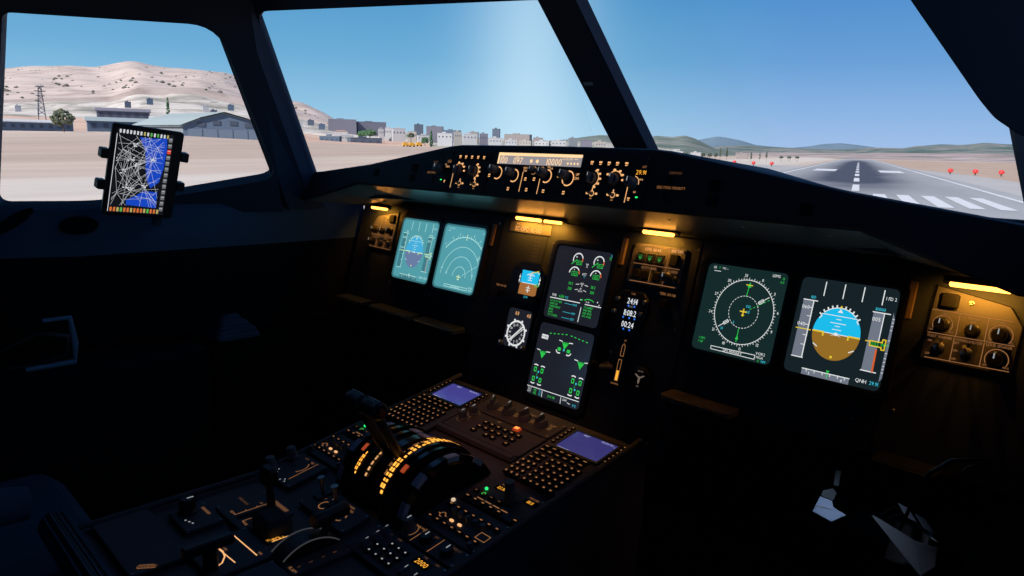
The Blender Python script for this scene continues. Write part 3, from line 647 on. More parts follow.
for side in (0, 1):
    G = MIR if side else Matrix()
    sn = 'right' if side else 'left'
    ST, SB = ST0 + Vector((-.035 * side, 0, 0)), SB0 + Vector((-.035 * side, 0, 0))
    # side wall with the sliding window
    M = poly_frame(wp(0, 0), WD, WT)
    ins = roundpoly([to2(M, Vector((-.952, -.255, 1.106))), to2(M, Vector((-1.151, -.675, 1.019))), to2(M, Vector((-1.237, -.905, 1.017))), to2(M, Vector((-1.065, -.874, 1.494))), to2(M, Vector((-.889, -.438, 1.500)))], [.05, .08, .03, .02, .07])
    a = [to2(M, wp(-.02, -.10)), to2(M, wp(2.0, -.10)), to2(M, wp(2.0, .56)), to2(M, wp(.15, .56))]
    h = hollow([tuple(p) for p in a], ins, -.03, .03)
    struct('wall_' + sn, h, SHELL, G @ M)
    struct('window_%d' % (1 if not side else 4), MB().prism(ins, -.012, -.006), GLASS, G @ M)
    # windshield
    X = (ST - CT).normalized(); M = poly_frame(CT, X, ST - SB)
    s2, sb2 = to2(M, ST), to2(M, SB)
    def cx_(b, wx): return ((wx - M.translation.x - b * M[0][1]) / M[0][0], b)      # in-plane point at height b with world x = wx
    c2, t2 = cx_(-.46, -.03), cx_(0, -.03)
    ins = roundpoly([(c2[0], c2[1]), (t2[0], t2[1] + .004), (s2[0], s2[1] + .003), (sb2[0] + (sb2[0] - s2[0]) * .25, sb2[1] + (sb2[1] - s2[1]) * .25)], [.01, .03, .045, .02])
    out = [(c2[0] - .018, c2[1] - .04), (t2[0] - .018, t2[1] + .2), (s2[0] + .03, s2[1] + .2), (sb2[0] + .06, sb2[1] - .08)]
    c0, t0 = cx_(-.46, 0.0), cx_(.2, 0.0)
    U = [t0, out[2], out[3], (c0[0], c0[1] - .04), c0] + sorted(ins[21:28], key=lambda q: q[1]) + sorted(ins[14:21], key=lambda q: q[1]) + [(cx_(.004, 0.0)[0], t2[1] + .004)]
    ub = MB(); tr_ = tessellate_polygon([[Vector((a, b, 0)) for a, b in U]]); nu = len(U)
    for z in (-.005, .005): ub.add([(a, b, z) for a, b in U], [tuple(q) for q in tr_])
    ub.add([(a, b, z) for z in (-.005, .005) for a, b in U], [(i, (i + 1) % nu, nu + (i + 1) % nu, nu + i) for i in range(nu)])
    struct('wall_windshield_' + sn, ub, SHELL, G @ M)
    struct('window_%d' % (2 if not side else 3), MB().prism(ins, -.002, .002), GLASS, G @ M)
    # side post between windshield and sliding window
    mb = MB()
    def ring(p, q, t, inward):
        n = (q - p).normalized(); return [p - inward * .03, p + inward * .002, p + (q - p) * .22 + inward * t, p + (q - p) * .80 + inward * t, q + inward * .006, q - inward * .03]
    inw = Vector((.62, -.70, -.1)).normalized()
    e0 = (ST - SB); f0 = (Vector((-.891, -.442, 1.496)) - Vector((-.956, -.269, 1.104)))
    A_ = [ring(SB - e0 * .35, Vector((-.954 - .035 * side, -.269, 1.104)) - f0 * .25, .010 if side else .028, inw), ring(ST + e0 * .35, Vector((-.889 - .035 * side, -.442, 1.496)) + f0 * .35, .010 if side else .028, inw)]
    mb.add([tuple(p) for r_ in A_ for p in r_], [(i, i + 1, i + 7, i + 6) for i in range(5)] + [(5, 0, 6, 11), (0, 1, 2, 3, 4, 5), (11, 10, 9, 8, 7, 6)])
    struct('trim_%d' % (1 + side), mb, SHELL, G)
    # lining below the sliding window: sill ledge, its recesses put on later as dark caps
    mb = MB()
    prof = [(.0, -.078), (.022, -.088), (.11, -.165), (.115, -.20), (.04, -.45)]   # (inward, height)
    NI = Vector((WD.y, -WD.x, 0)).normalized()
    if NI.x < 0: NI = -NI
    path = [(-.985, .06, .0), (-.975, -.20, .0), (-1.01, -.43, .22), (-1.10, -.73, .95), (-1.32, -1.28, 1.0), (-1.62, -2.05, 1.0)]
    V = []
    for x, y, k in path:
        kk = k * (.45 if side else 1.0)
        for i_, hz in prof: V.append((x + NI.x * i_ * kk, y + NI.y * i_ * kk, 1.1 + hz))
    n = len(prof)
    for i in range(n - 1): mb.add(V, [(k * n + i, k * n + i + 1, (k + 1) * n + i + 1, (k + 1) * n + i) for k in range(len(path) - 1)], 1 if i == 3 else 0)  # dark material on the lower face stands in for shade under the ledge
    struct('trim_%d' % (3 + side), mb, [LINING, DARKSH], G, True)
    # lower wall and side console block
    mb = MB(); mb.add([(x, y, z) for x, y in ((-1.02, -.40), (-1.72, -2.2)) for z in (0, .96)], [(0, 1, 3, 2)])
    mb.add([(-1.02, -.40, 0), (-1.02, .74, 0), (-1.02, .74, 1.02), (-1.02, -.40, .96)], [(0, 1, 2, 3)])
    struct('wall_%s_lower' % sn, mb, DARKSH, G)
    mb = MB(); mb.prism([(-1.50, -1.9), (-1.0, -1.9), (-.86, -.75), (-.90, -.50), (-.99, -.50)], 0, .64, bev=.012)
    console = tag(link('side_console', mb.mesh('side_console', [DARKSH]), G), 'dark side console along the %s wall under the sliding window' % sn, 'console')
# centre post: faceted beam
def beam(P, Q, prof, hint):
    z = (Q - P).normalized(); x = Vector(hint); x = (x - z * x.dot(z)).normalized(); y = z.cross(x); n = len(prof)
    mb = MB(); mb.add([tuple(R + x * a + y * b) for R in (P, Q) for a, b in prof], [(i, (i + 1) % n, n + (i + 1) % n, n + i) for i in range(n)] + [tuple(reversed(range(n))), tuple(range(n, 2 * n))])
    return mb
pr_ = [(-.045, .03), (-.045, -.0), (-.030, -.012), (.012, -.026), (.038, -.018), (.055, .0), (.055, .03)]
dirp = (CT - CB).normalized()
b_ = beam(CB - dirp * .08, CT + dirp * .25, [(a, -b) for a, b in pr_], (1, 0, 0)); struct('trim_5', b_, SHELL)
struct('trim_6', MB().box(-.012, .012, -.004, .004, 0, .006, bev=.002), METAL, orient((-.01, .035, 1.345), (0, -.73, -.68), x=(1, 0, 0)))
# ceiling
mb = MB(); mb.add([(-.86, -.52, 1.655), (0, -.22, 1.70), (.86, -.52, 1.655), (1.5, -2.6, 1.66), (-1.5, -2.6, 1.66), (0, -2.6, 1.85)], [(0, 1, 5, 4), (1, 2, 3, 5)])
mb.add([(-.62, -.50, 1.64), (0, -.23, 1.66), (.62, -.50, 1.64), (-.86, -.52, 1.655), (0, -.22, 1.70), (.86, -.52, 1.655)], [(0, 1, 4, 3), (1, 2, 5, 4)])
mb.add([(-1.5, -2.6, 1.66), (-.86, -.52, 1.655), (-.80, -.40, 1.75), (-1.75, -2.6, 1.70)], [(0, 1, 2, 3)]); mb.add([(1.5, -2.6, 1.66), (.86, -.52, 1.655), (.80, -.40, 1.75), (1.75, -2.6, 1.70)], [(0, 1, 2, 3)])
mb.add([(-2.2, -2.7, 2.0), (2.2, -2.7, 2.0), (2.2, -.35, 2.0), (0, .1, 2.0), (-2.2, -.35, 2.0)], [(0, 1, 2, 3, 4)])
struct('ceiling', mb, DARKSH)

# ---------------------------------------------------------------- glareshield
def vt(x): return interp([(0, .062), (.30, .060), (.66, .000), (.90, -.030), (1.0, -.036)], abs(x))
sts = []
for x in (-.925, -.90, -.78, -.685, -.66, -.5, -.32, -.28, 0, .28, .32, .5, .66, .685, .78, .90, .925):
    ax = abs(x); k = max(0, min(1, (ax - .685) / .21)); v = vt(x)
    fb = Vector((x, -.1507 - .045 * k, 1.0908 - .057 * k)); ft = Vector((x, -.1357 + .2726 * v - .008 * k, 1.1438 + .962 * v))
    ur = Vector((x, .045 - .030 * k, 1.031 - .022 * k))
    nrm = Vector((0, -.96, .27))
    sts.append([ur + Vector((0, .03, -.012)), ur, fb + Vector((0, .006, -.002)), fb + Vector((0, 0, .004)), ft + Vector((0, -.001, -.008)), ft + Vector((0, .004, -.001)), ft + Vector((0, .014, .001)), Vector((x, .26, ft.z - .030 - .035 * min(1, max(0, ax - .3) / .5))), Vector((x, .60, ft.z - .12)), Vector((x, .60, .94))])
n = len(sts[0]); mbF, mbU = MB(), MB()
for mbx, lo, hi in ((mbU, 0, 2), (mbF, 2, n - 1)):
    V = [tuple(p) for s in sts for p in s]; mbx.add(V, [(k * n + i, (k + 1) * n + i, (k + 1) * n + i + 1, k * n + i + 1) for k in range(len(sts) - 1) for i in range(lo, hi)])
gs = thing('glareshield', 'long dark blue-grey glareshield hood across the cockpit under the windows', 'glareshield', T(0, 0, 0))
part('hood', mbF, PANEL, gs, smooth=True); part('underside', mbU, UNDER, gs, label='smooth grey underside of the hood')
for x in (-.62, -.34, .32, .47, .62): inst('screw', screw_mesh(.0035), gs, orient((x, -.10, 1.0735), (0, -.32, -.95), x=(1, 0, 0)))
for x, v in ((-.60, -.020), (-.4325, -.001), (-.4345, -.027), (.4325, -.001), (.4345, -.027), (.601, -.030)):       # grilles in the front face
    part('vent', MB().rbox(0, 0, .020, .020, .002, 0, .0015), MATTE, gs, FCU @ T(x, v, .0005))
for s in (-1, 1):
    x = .355 * s
    kk = key_mesh(.017, .017, .004); inst('warning_light', kk, gs, FCU @ T(x - .012 * s, .004, 0)); inst('warning_light', kk, gs, FCU @ T(x - .014 * s, -.026, 0))
    part('legend', MB().txt('CHRONO' if s > 0 else 'CHRONO', 0, 0, .0045, 0), AMBF, gs, FCU @ T(.348 * s, .0175, .0008))
    part('legend', MB().txt('SIDE STICK PRIORITY', 0, 0, .0050, 0, sx=.9), AMBD, gs, FCU @ T(.345 * s, -.010, .0008))

# strip lamps under the hood ----------------------------------------------
LW = 0.14
def strip(P, Q, label, w=.0085):
    P, Q = Vector(P), Vector(Q); L_ = (Q - P).length
    M = orient((P + Q) / 2, (0, -.55, -.83), x=(Q - P))
    t = thing('strip_lamp', label, 'lamp', M, 'amber strip lamps under the hood')
    part('housing', MB().rbox(0, 0, L_ + .02, w * 1.5, .003, -.014, -.003), BLACK, t)
    part('tube', MB().rbox(0, 0, L_, w, w * .45, -.003, .003, bev=.002), LIT, t, label='glowing amber tube')
    for k in (-.33, 0, .33):
        l = bpy.data.lights.new('strip_light', 'SPOT'); l.energy = LW; l.color = (1.0, 0.40, 0.035); l.shadow_soft_size = .001; l.spot_size = math.radians(165); l.spot_blend = .6
        lo = link('strip_light', l, Matrix(), t); lo.matrix_basis = M.inverted() @ orient(M @ Vector((k * L_, 0, .010)), (0, -.62, .78), x=(1, 0, 0))
def mp(u, v, o=0): return MIP @ Vector((u, v, o))
strip(mp(-.224, .127, .020), mp(-.136, .127, .020), 'amber strip lamp over the registration plate, longer of the centre pair')
strip(mp(-.126, .127, .020), mp(-.068, .127, .020), 'short amber strip lamp, right one of the centre pair', .006)
strip(mp(.168, .130, .020), mp(.247, .130, .020), 'amber strip lamp over the landing gear panel')
strip((.772, .014, 1.018), (.850, -.003, .994), 'amber strip lamp over the right-hand loudspeaker and lighting panel', .0062)
strip((-.772, .014, 1.018), (-.850, -.003, .994), 'amber strip lamp over the left-hand lighting panel', .0075)

# ---------------------------------------------------------------- main instrument panel
po = [(-.945, .130), (-.945, -.187), (-.305, -.187), (-.305, -.335), (.305, -.335), (.305, -.187), (.945, -.187), (.945, .130)]
mip = thing('instrument_panel', 'wide leaning dark blue-grey main instrument panel carrying all displays', 'instrument panel', MIP)
mb = MB(); mb.prism(po, -.03, 0); part('panel', mb, PANEL, mip)
for x in (-.705, -.285, .305, .700): part('seam', MB().box(-.001, .001, -.18, .128, 0, .0012), MATTE, mip, T(x, 0, 0))
for x, y in ((-.30, .11), (.30, .11), (-.52, -.115), (.52, -.115), (.72, -.11), (-.72, -.11), (.10, -.30), (-.28, -.30), (.28, -.30), (.285, -.06), (.66, -.14)): inst('screw', screw_mesh(), mip, T(x, y, 0))
for x, y, h in ((.116, .084, .060), (.7115, .073, .062), (-.313, .078, .058), (-.7115, .073, .062)):
    part('reference_strip', MB().rbox(0, 0, .010, h, .002, 0, .007), AMBBAR, mip, T(x, y, 0), label='tan vertical strip beside a display')

def du(u, v, label, mats, draw, bgm=0):
    t = thing('display_unit', label, 'display', MIP @ T(u, v, 0) @ Matrix.Scale(1.03, 4), 'flight displays')
    part('frame', hollow(rrect(0, 0, .188, .193, .016), rrect(0, 0, .171, .176, .013), 0, .012), BLACK, t)
    part('rim', hollow(rrect(0, 0, .171, .176, .013), rrect(0, 0, .162, .167, .010), .004, .011), mats[-1], t)
    part('side_tab', MB().rbox(-.0965, .062, .010, .050, .003, 0, .011, bev=.002), RIM, t)
    mb = MB(); mb.M = T(0, 0, .009); mb.poly(rrect(0, 0, .166, .171, .011), 0)
    mb.M = T(0, 0, .0096) @ Matrix.Diagonal((.081, .0835, 1, 1)); draw(mb)
    part('screen', mb, mats[:-1], t)
    return t
# indices:        0 bg, 1 white, 2 green, 3 cyan, 4 yellow, 5 red, 6 tape, 7 sky, 8 ground, 9 bg again, rim
FOM = lambda b: [b, WHITE, GREEN, CYAN, YEL, RED, TAPE, SKYC, SOILC, b]
def pfd(mb):
    z = 0
    for x in (-.48, -.08, .31, .70): mb.line([(x, .95), (x, .66)], .020, 1)
    mb.poly([(-.885, .53), (-.66, .53), (-.66, -.67), (-.885, -.67)], 6, -.0002); mb.line([(-.885, .53), (-.58, .53)], .02, 1); mb.line([(-.885, -.67), (-.64, -.67)], .02, 1); mb.line([(-.66, .53), (-.66, -.67)], .022, 1)
    for y in (.38, .20, .02, -.2, -.4): mb.line([(-.74, y), (-.66, y)], .014, 1)
    mb.txt('060', -.80, .38, .075, 1); mb.txt('040', -.82, -.0 + .02, .075, 1); mb.line([(-.92, -.08), (-.60, -.08)], .02, 4); mb.txt('100', -.68, .60, .06, 3)
    # attitude ball
    n = 32; cx, cy, rx, ry = -.065, -.07, .49, .535
    mb.poly([(cx + rx * math.cos(PI * i / n) , cy + ry * math.sin(PI * i / n) ) for i in range(n + 1)], 7, -.0002)
    mb.poly([(cx + rx * math.cos(PI + PI * i / n), cy + ry * math.sin(PI + PI * i / n)) for i in range(n + 1)], 8, -.0002)
    mb.line([(cx - rx, cy), (cx + rx, cy)], .016, 1)
    mb.arc(cx, cy, rx, 50, 130, .018, 1, ry=ry); mb.line([(cx - .37, .30), (cx + .37, .30)], .014, 1)
    for a in (-50, -40, -30, -20, -10, 10, 20, 30, 40, 50):
        A = math.radians(90 + a); mb.line([(cx + rx * math.cos(A), cy + ry * math.sin(A)), (cx + (rx + .05) * math.cos(A), cy + (ry + .05) * math.sin(A))], .03, 1)
    mb.poly([(cx - .04, .46), (cx + .04, .46), (cx + .0, .52)], 4); mb.poly([(cx - .055, .37), (cx + .055, .37), (cx, .45)], 1)
    for y, w in ((.23, .05), (.15, .16), (.09, .05), (.02, .09)): mb.line([(cx - w, y), (cx + w, y)], .014, 1, .0001)
    mb.disc(cx, cy, .035, 1, .0001); mb.poly([(cx - .12, cy - .05), (cx, cy + .01), (cx + .12, cy - .05), (cx, cy - .015)], 1, .0001)
    for s in (-1, 1):
        mb.line([(cx + s * .48, cy), (cx + s * .26, cy), (cx + s * .26, cy - .07)], .034, 4, .0001); mb.line([(cx + s * .42, -.33), (cx + s * .33, -.38)], .02, 1, .0001); mb.line([(cx + s * .36, .26), (cx + s * .40, .2)], .02, 1, .0001)
    mb.rbox(cx, -.54, .05, .05, .01, 0, .0001, 4)
    mb.poly([(.575, .51), (.785, .51), (.785, -.655), (.575, -.655)], 6, -.0002); mb.line([(.56, .505), (.90, .505)], .02, 1); mb.line([(.56, -.655), (.86, -.655)], .02, 1); mb.line([(.785, .5), (.785, -.1)], .018, 1)
    mb.line([(.775, -.22), (.785, -.65)], .035, 5, .0001); mb.txt('005', .66, .37, .075, 1); mb.txt('10000', .70, .57, .06, 3)
    mb.line([(.63, -.06), (.86, -.06), (.86, .0), (.92, .0), (.92, -.20), (.86, -.20), (.86, -.155), (.63, -.155)], .022, 4, .0001, True); mb.poly([(.64, -.07), (.86, -.07), (.86, -.145), (.64, -.145)], 9, .00005); mb.txt('002', .73, -.108, .07, 2, .0001); mb.txt('40', .885, -.10, .07, 2, .0001); mb.line([(.54, -.075), (.63, -.075)], .02, 4)
    mb.poly([(.945, .55), (1.0, .40), (1.0, -.72), (.945, -.82)], 6, -.0002)
    for y in (.42, .35, .28, .2, .0, -.25, -.35, -.42, -.5, -.56, -.63): mb.line([(.955, y), (.985, y)], .012, 1)
    mb.line([(.90, -.10), (1.0, -.10)], .016, 2)
    mb.poly([(-.60, -.89), (.39, -.87), (.39, -1.0), (-.60, -1.0)], 6, -.0002); mb.line([(-.60, -.88), (.39, -.88)], .018, 1)
    for x in (-.5, -.33, -.16, .0, .16, .3): mb.line([(x, -.88), (x, -.93)], .016, 1)
    mb.txt('3', -.44, -.955, .06, 1); mb.txt('4', .24, -.955, .06, 1); mb.poly([(-.10, -.82), (-.02, -.82), (-.06, -.88)], 2); mb.line([(-.06, -.88), (-.06, -.96)], .018, 2)
    mb.txt('QNH', .62, -.865, .07, 1); mb.txt('29.91', .87, -.865, .07, 3, sx=.9); mb.txt('1 FD 2', .86, .80, .065, 1, sx=.85)
def ndfo(mb):
    cx, cy, R = .12, .02, .72
    mb.arc(cx, cy, R, 0, 360, .014, 1, n=64); mb.dash(cx, cy, .36, .012, 1, k=30)
    for i in range(72):
        a = math.radians(i * 5 + 2); l = .05 if i % 2 == 0 else .03; mb.line([(cx + R * math.cos(a), cy + R * math.sin(a)), (cx + (R + l) * math.cos(a), cy + (R + l) * math.sin(a))], .011, 1)
    for i, s_ in enumerate(['6', '3', '0', '33', '30', '27', '24', '21', '18', '15', '12', '9']):
        a = math.radians(8 + i * 30); mb.txt(s_, cx + (R + .10) * math.cos(a), cy + (R + .10) * math.sin(a), .065, 1)
    for y0, y1 in ((.37, .68), (-.36, -.66)):
        x0, x1 = (cx - .01, cx + .015) if y0 > 0 else (cx - .02, cx - .02); mb.line([(x0, y0), (x1, y1)], .016, 2)
    mb.poly([(cx - .03, .58), (cx + .06, .58), (cx + .015, .70)], 2); mb.poly([(cx - .06, -.60), (cx + .02, -.60), (cx - .02, -.50)], 2); mb.line([(cx - .07, .63), (cx + .09, .63)], .02, 4)
    d = Vector((.62, .48)).normalized(); q = Vector((-d.y, d.x))
    for s in (-1, 1):
        mb.line([tuple(Vector((cx, cy)) + d * s * .40), tuple(Vector((cx, cy)) + d * s * .68)], .016, 1)
        C = Vector((cx, cy)) + d * s * .47; mb.line([tuple(C + q * .03 - d * .06), tuple(C + q * .03 + d * .06), tuple(C - q * .03 + d * .06), tuple(C - q * .03 - d * .06)], .014, 1, closed=True)
    mb.line([(cx, cy - .09), (cx, cy + .07)], .028, 4); mb.line([(cx - .08, cy + .01), (cx + .08, cy + .01)], .028, 4); mb.line([(cx - .03, cy - .07), (cx + .03, cy - .07)], .02, 4)
    mb.txt('D12', cx + .10, .16, .055, 3); mb.txt('LE', cx + .12, .04, .055, 3); mb.txt('3', -.06, -.24, .055, 3); mb.txt('33', -.32, -.42, .055, 3)
    mb.dash(cx, cy, 0.0001, .0001, 2, k=1)
    for k in range(6): mb.line([(.26 + k * .075, .10 + k * .05), (.30 + k * .075, .126 + k * .05)], .012, 2)
    mb.line([(-.49, -.86), (.62, -.85), (.62, -.94), (-.48, -.93)], .014, 1, closed=True); mb.txt('GPS PRIMARY', .07, -.895, .055, 1)
    mb.txt('GS', -.82, .92, .05, 1); mb.txt('7', -.70, .92, .05, 2); mb.txt('TAS ---', -.55, .92, .045, 1, sx=.8); mb.line([(-.83, .84), (-.66, .84)], .012, 1)
    mb.txt('LEMG', .72, .92, .06, 1, sx=.9); mb.txt('12', .90, .88, .05, 2); mb.txt('0.0', .88, .80, .05, 2)
    mb.txt('1 GPS', -.76, -.73, .05, 2); mb.txt('1 GP', -.78, -.81, .05, 2); mb.txt('VOR2', .74, -.80, .06, 1); mb.txt('MGA', .74, -.88, .055, 1); mb.txt('1.1', .72, -.95, .05, 2); mb.txt('NM', .84, -.95, .05, 3)
def ndcp(mb):
    cx, cy = .16, -.57
    for r, w in ((.32, .014), (.64, .014), (.95, .014), (1.26, .020)): mb.arc(cx, cy, r, 0 if r < .9 else (10 if r < 1 else 42), 180 if r < 1 else 139, w, 1, n=40)
    for i in range(21):
        a = math.radians(43 + i * 4.7); l = .07 if i % 2 == 0 else .04; mb.line([(cx + 1.26 * math.cos(a), cy + 1.26 * math.sin(a)), (cx + (1.26 + l) * math.cos(a), cy + (1.26 + l) * math.sin(a))], .016, 1)
    for a, s_ in ((60, '9'), (75, '8'), (105, '6'), (120, '5'), (135, '4')): mb.txt(s_, cx + 1.38 * math.cos(math.radians(a)), cy + 1.38 * math.sin(math.radians(a)), .07, 1)
    mb.line([(cx + .01, .60), (cx + .01, .78)], .03, 4)
    mb.line([(cx, cy - .10), (cx, cy + .06)], .032, 4); mb.line([(cx - .10, cy), (cx + .10, cy)], .032, 4); mb.line([(cx - .05, cy - .08), (cx + .05, cy - .08)], .024, 4)
    mb.line([(.30, -.52), (1.0, -.10)], .010, 2); mb.line([(-.46, -.875), (.68, -.87), (.68, -.94), (-.46, -.945)], .016, 1, closed=True); mb.txt('GPS PRIMARY', .11, -.908, .05, 1)
    mb.txt('VOR2', .84, -.84, .06, 1); mb.txt('MGA', .85, -.92, .06, 1); mb.txt('GS 0 TAS', -.66, .92, .05, 1, sx=.8); mb.line([(-.85, .84), (-.72, .84)], .012, 1); mb.txt('12', .90, .88, .05, 1)
    mb.txt('20', -.50, -.50, .06, 3); mb.txt('40', -.76, -.38, .06, 3); mb.txt('20', .80, -.45, .06, 3)
    C = Vector((.93, .10)); d = Vector((.5, .6)).normalized(); q = Vector((-d.y, d.x)); mb.line([tuple(C + q * .03 - d * .06), tuple(C + q * .03 + d * .06), tuple(C - q * .03 + d * .06), tuple(C - q * .03 - d * .06)], .016, 1, closed=True)
def ewd(mb):
    for cx, cy, r, a0, a1 in ((-.17, .70, .17, -20, 205), (.58, .70, .17, -20, 205), (-.20, .31, .18, 0, 180), (.57, .31, .18, 0, 180)):
        mb.arc(cx, cy, r, a0 + 35, a1, .032, 1, ry=r * .95); mb.arc(cx, cy, r, a0, a0 + 35, .032, 5, ry=r * .95)
        if cy > .5: mb.line([(cx - .03, cy - .01), (cx - .2, cy - .15)], .022, 2); mb.line([(cx - .03, cy - .04), (cx + .16, cy - .04), (cx + .16, cy - .14), (cx - .03, cy - .14)], .012, 2, closed=True); mb.txt('19.6', cx + .07, cy - .09, .07, 2); mb.disc(cx - .06, cy + .06, .02, 1)
        else: mb.txt('403', cx + .02, cy - .01, .08, 2, sx=.9); mb.line([(cx - .09, cy - .06), (cx + .13, cy - .06), (cx + .13, cy + .05), (cx - .09, cy + .05)], .012, 2, closed=True); mb.disc(cx - .02, cy + .10, .015, 1)
    mb.txt('N1', .20, .60, .06, 1); mb.txt('%', .20, .54, .05, 1); mb.txt('EGT', .18, .33, .06, 1); mb.txt('°C', .18, .265, .05, 3); mb.txt('N2', .17, .07, .06, 1); mb.txt('%', .17, .01, .05, 1); mb.txt('FF', .155, -.07, .05, 1); mb.txt('KG/H', .15, -.13, .045, 1)
    for x in (-.24, .57): mb.txt('58.2', x, .03, .075, 2, sx=.9); mb.txt('280', x, -.11, .075, 2, sx=.9)
    for s in (-1, 1): mb.line([(.165 + s * .1, .05), (.165 + s * .22, .03)], .014, 1); mb.line([(.155 + s * .1, -.09), (.155 + s * .2, -.12)], .014, 1)
    mb.line([(-.88, -.45), (.23, -.44)], .022, 1); mb.line([(.42, -.447), (1.0, -.443)], .022, 1); mb.line([(.31, -.55), (.306, -.94)], .022, 1)
    mb.txt('FOB', -.74, -.365, .07, 1, sx=.85); mb.txt('6280', -.46, -.365, .075, 2, sx=.9); mb.txt('KG', -.27, -.365, .055, 3)
    mb.arc(.53, -.50, .26, 50, 130, .022, 2, ry=.20); mb.txt('FLAP', .50, -.38, .04, 1); mb.disc(.28, -.345, .025, 2); mb.disc(.83, -.33, .018, 1); mb.disc(.90, -.40, .016, 1); mb.disc(.23, -.35, .015, 1)
    rows = ['T.O AUTO BRK', ' SIGNS ON', ' CABIN READY', ' SPLRS', ' FLAPS', ' T.O CONFIG']
    for i, s_ in enumerate(rows): mb.txt(s_, -.86, -.525 - i * .078, .055, 2, al='l', sx=.82)
    for i, s_ in ((0, 'MAX'), (3, 'ARM'), (5, 'TEST')): mb.txt(s_, .08, -.525 - i * .078 + .0, .055, 3, sx=.9); mb.line([(-.3, -.53 - i * .078), (-.02, -.53 - i * .078)], .010, 3)
    for i, s_ in enumerate(['T.O INHIBIT', 'PARK BRK', 'GND SPLRS', 'APU AVAIL'][:4]): mb.txt(s_, .40, -.52 - i * .078, .055, 2, al='l', sx=.8)
    mb.txt('5', .97, .93, .08, 3); mb.txt('TO', .96, .84, .07, 2, sx=.8)
def sd(mb):
    mb.rbox(-.74, .62, .25, .12, .02, 0, .0001, 1); mb.txt('WHEEL', -.74, .62, .06, 9, .0002)
    for k in range(5): mb.line([(-.59 + k * .145, .745 + k * .018), (-.53 + k * .145, .752 + k * .018)], .022, 2); mb.line([(.18 + k * .14, .82 - k * .015), (.24 + k * .14, .814 - k * .015)], .022, 2)
    for cx, cy in ((.05, .53), (-.69, .14), (.73, .14)):
        mb.poly([(cx - .11, cy + .05), (cx + .11, cy + .05), (cx, cy - .12)], 2); mb.line([(cx - .24, cy + .10), (cx - .12, cy + .09)], .022, 1); mb.line([(cx - .12, cy + .065), (cx + .14, cy + .075)], .018, 2); mb.line([(cx + .13, cy + .09), (cx + .26, cy + .10)], .022, 1)
    for s in (-1, 1):
        x = .045 + s * .17; mb.arc(x, .40, .11, 200 if s < 0 else 240, 300 if s < 0 else 340, .03, 1); mb.rbox(x, .40, .12, .09, .03, 0, .0001, 2); mb.disc(.045, .40, .03, 3)
    for cx in (-.70, .72):
        for sy in (-1, 1):
            for sx in (-1, 1):
                x, y = cx + sx * .13, -.44 + sy * .15
                mb.rbox(x, y - sy * .02, .10, .13, .02, 0, .0001, 2); mb.rbox(x, y - sy * .02, .05, .07, .01, .0001, .0002, 9)
                mb.arc(x, y, .13, 55 if sy > 0 else 235, 125 if sy > 0 else 305, .03, 1, ry=.11)
            mb.disc(cx, -.44 + sy * .08, .028, 3)
        mb.txt('2', cx - .03, -.44, .06, 2)
    mb.line([(-1.0, -.80), (.94, -.78)], .018, 1); mb.line([(-.40, -.82), (-.38, -.98)], .018, 1); mb.line([(.31, -.82), (.325, -.98)], .018, 1)
    mb.txt('TAT', -.88, -.86, .06, 1, sx=.8); mb.txt('SAT', -.88, -.93, .06, 1, sx=.8); mb.txt('+15', -.67, -.86, .07, 2); mb.txt('+15', -.67, -.94, .07, 2); mb.txt('°C', -.48, -.86, .06, 3); mb.txt('°C', -.48, -.94, .06, 3); mb.txt('11 H 08', -.03, -.90, .065, 2); mb.txt('GW', .46, -.86, .06, 1); mb.line([(.56, -.90), (.66, -.92)], .016, 1); mb.txt('KG', .82, -.92, .06, 3)
du(.613, 0, 'right-hand primary flight display with vivid blue and brown attitude ball, far right screen', FOM(PFG) + [RIM], pfd)
du(.42, 0, 'right-hand navigation display, dark green screen with a full white compass rose', FOM(NDG) + [RIM], ndfo)
du(.0125, -.010, 'upper centre engine display with four round gauges and green checklist lines', FOM(ECG) + [BLACK], ewd)
du(.0125, -.196, 'lower centre wheel page display with green triangles, above the pedestal', FOM(ECG) + [BLACK], sd)
CPM = [TEAL, WHITEC, WHITEC, WHITEC, mat('sym_pale_yellow', (0, 0, 0), .4, emit=(.62, .80, .45), sample=False), mat('sym_pale_red', (0, 0, 0), .4, emit=(.4, .35, .35), sample=False), TEALD, CSKY, CGND, TEAL, mat('rim_screen_glow', (.02, .05, .06), .3, emit=(.05, .20, .23), es=.8)]  # last entry: rim emission imitates screen light falling on the bezel
du(-.616, 0, 'left-hand primary flight display washed out to pale teal, far left screen', CPM, pfd)
du(-.417, 0, 'left-hand navigation display washed out to pale teal with arc rings', CPM, ndcp)

# ================================================================ AUTOPILOT PANEL (centre of the glareshield)
fc = thing('autopilot_panel', 'backlit autopilot control panel with bright display strip, centre of the glareshield', 'control panel', FCU)
part('face_plate', MB().rbox(0, 0, .292, .108, .004, 0, .004, bev=.001), PANEL, fc)
d_ = MB(); d_.poly([(-.124, .019), (.124, .019), (.124, .0445), (-.124, .0445)], 1, 0)
d_.poly([(-.124, .038), (.124, .038), (.124, .0445), (-.124, .0445)], 0, .0003); d_.poly([(-.124, .019), (-.119, .019), (-.119, .0445), (-.124, .0445)], 0, .0003)
for s_, x, h in (('100', -.103, .014), ('097', -.058, .014), ('10000', .050, .014)): d_.txt(s_, x, .0275, h, 0, .0004, sx=.95)
d_.txt('SPD', -.108, .0355, .004, 0, .0004); d_.txt('HDG', -.062, .0355, .004, 0, .0004); d_.disc(-.018, .0275, .0040, 0, .0004); d_.disc(.000, .0275, .0040, 0, .0004)
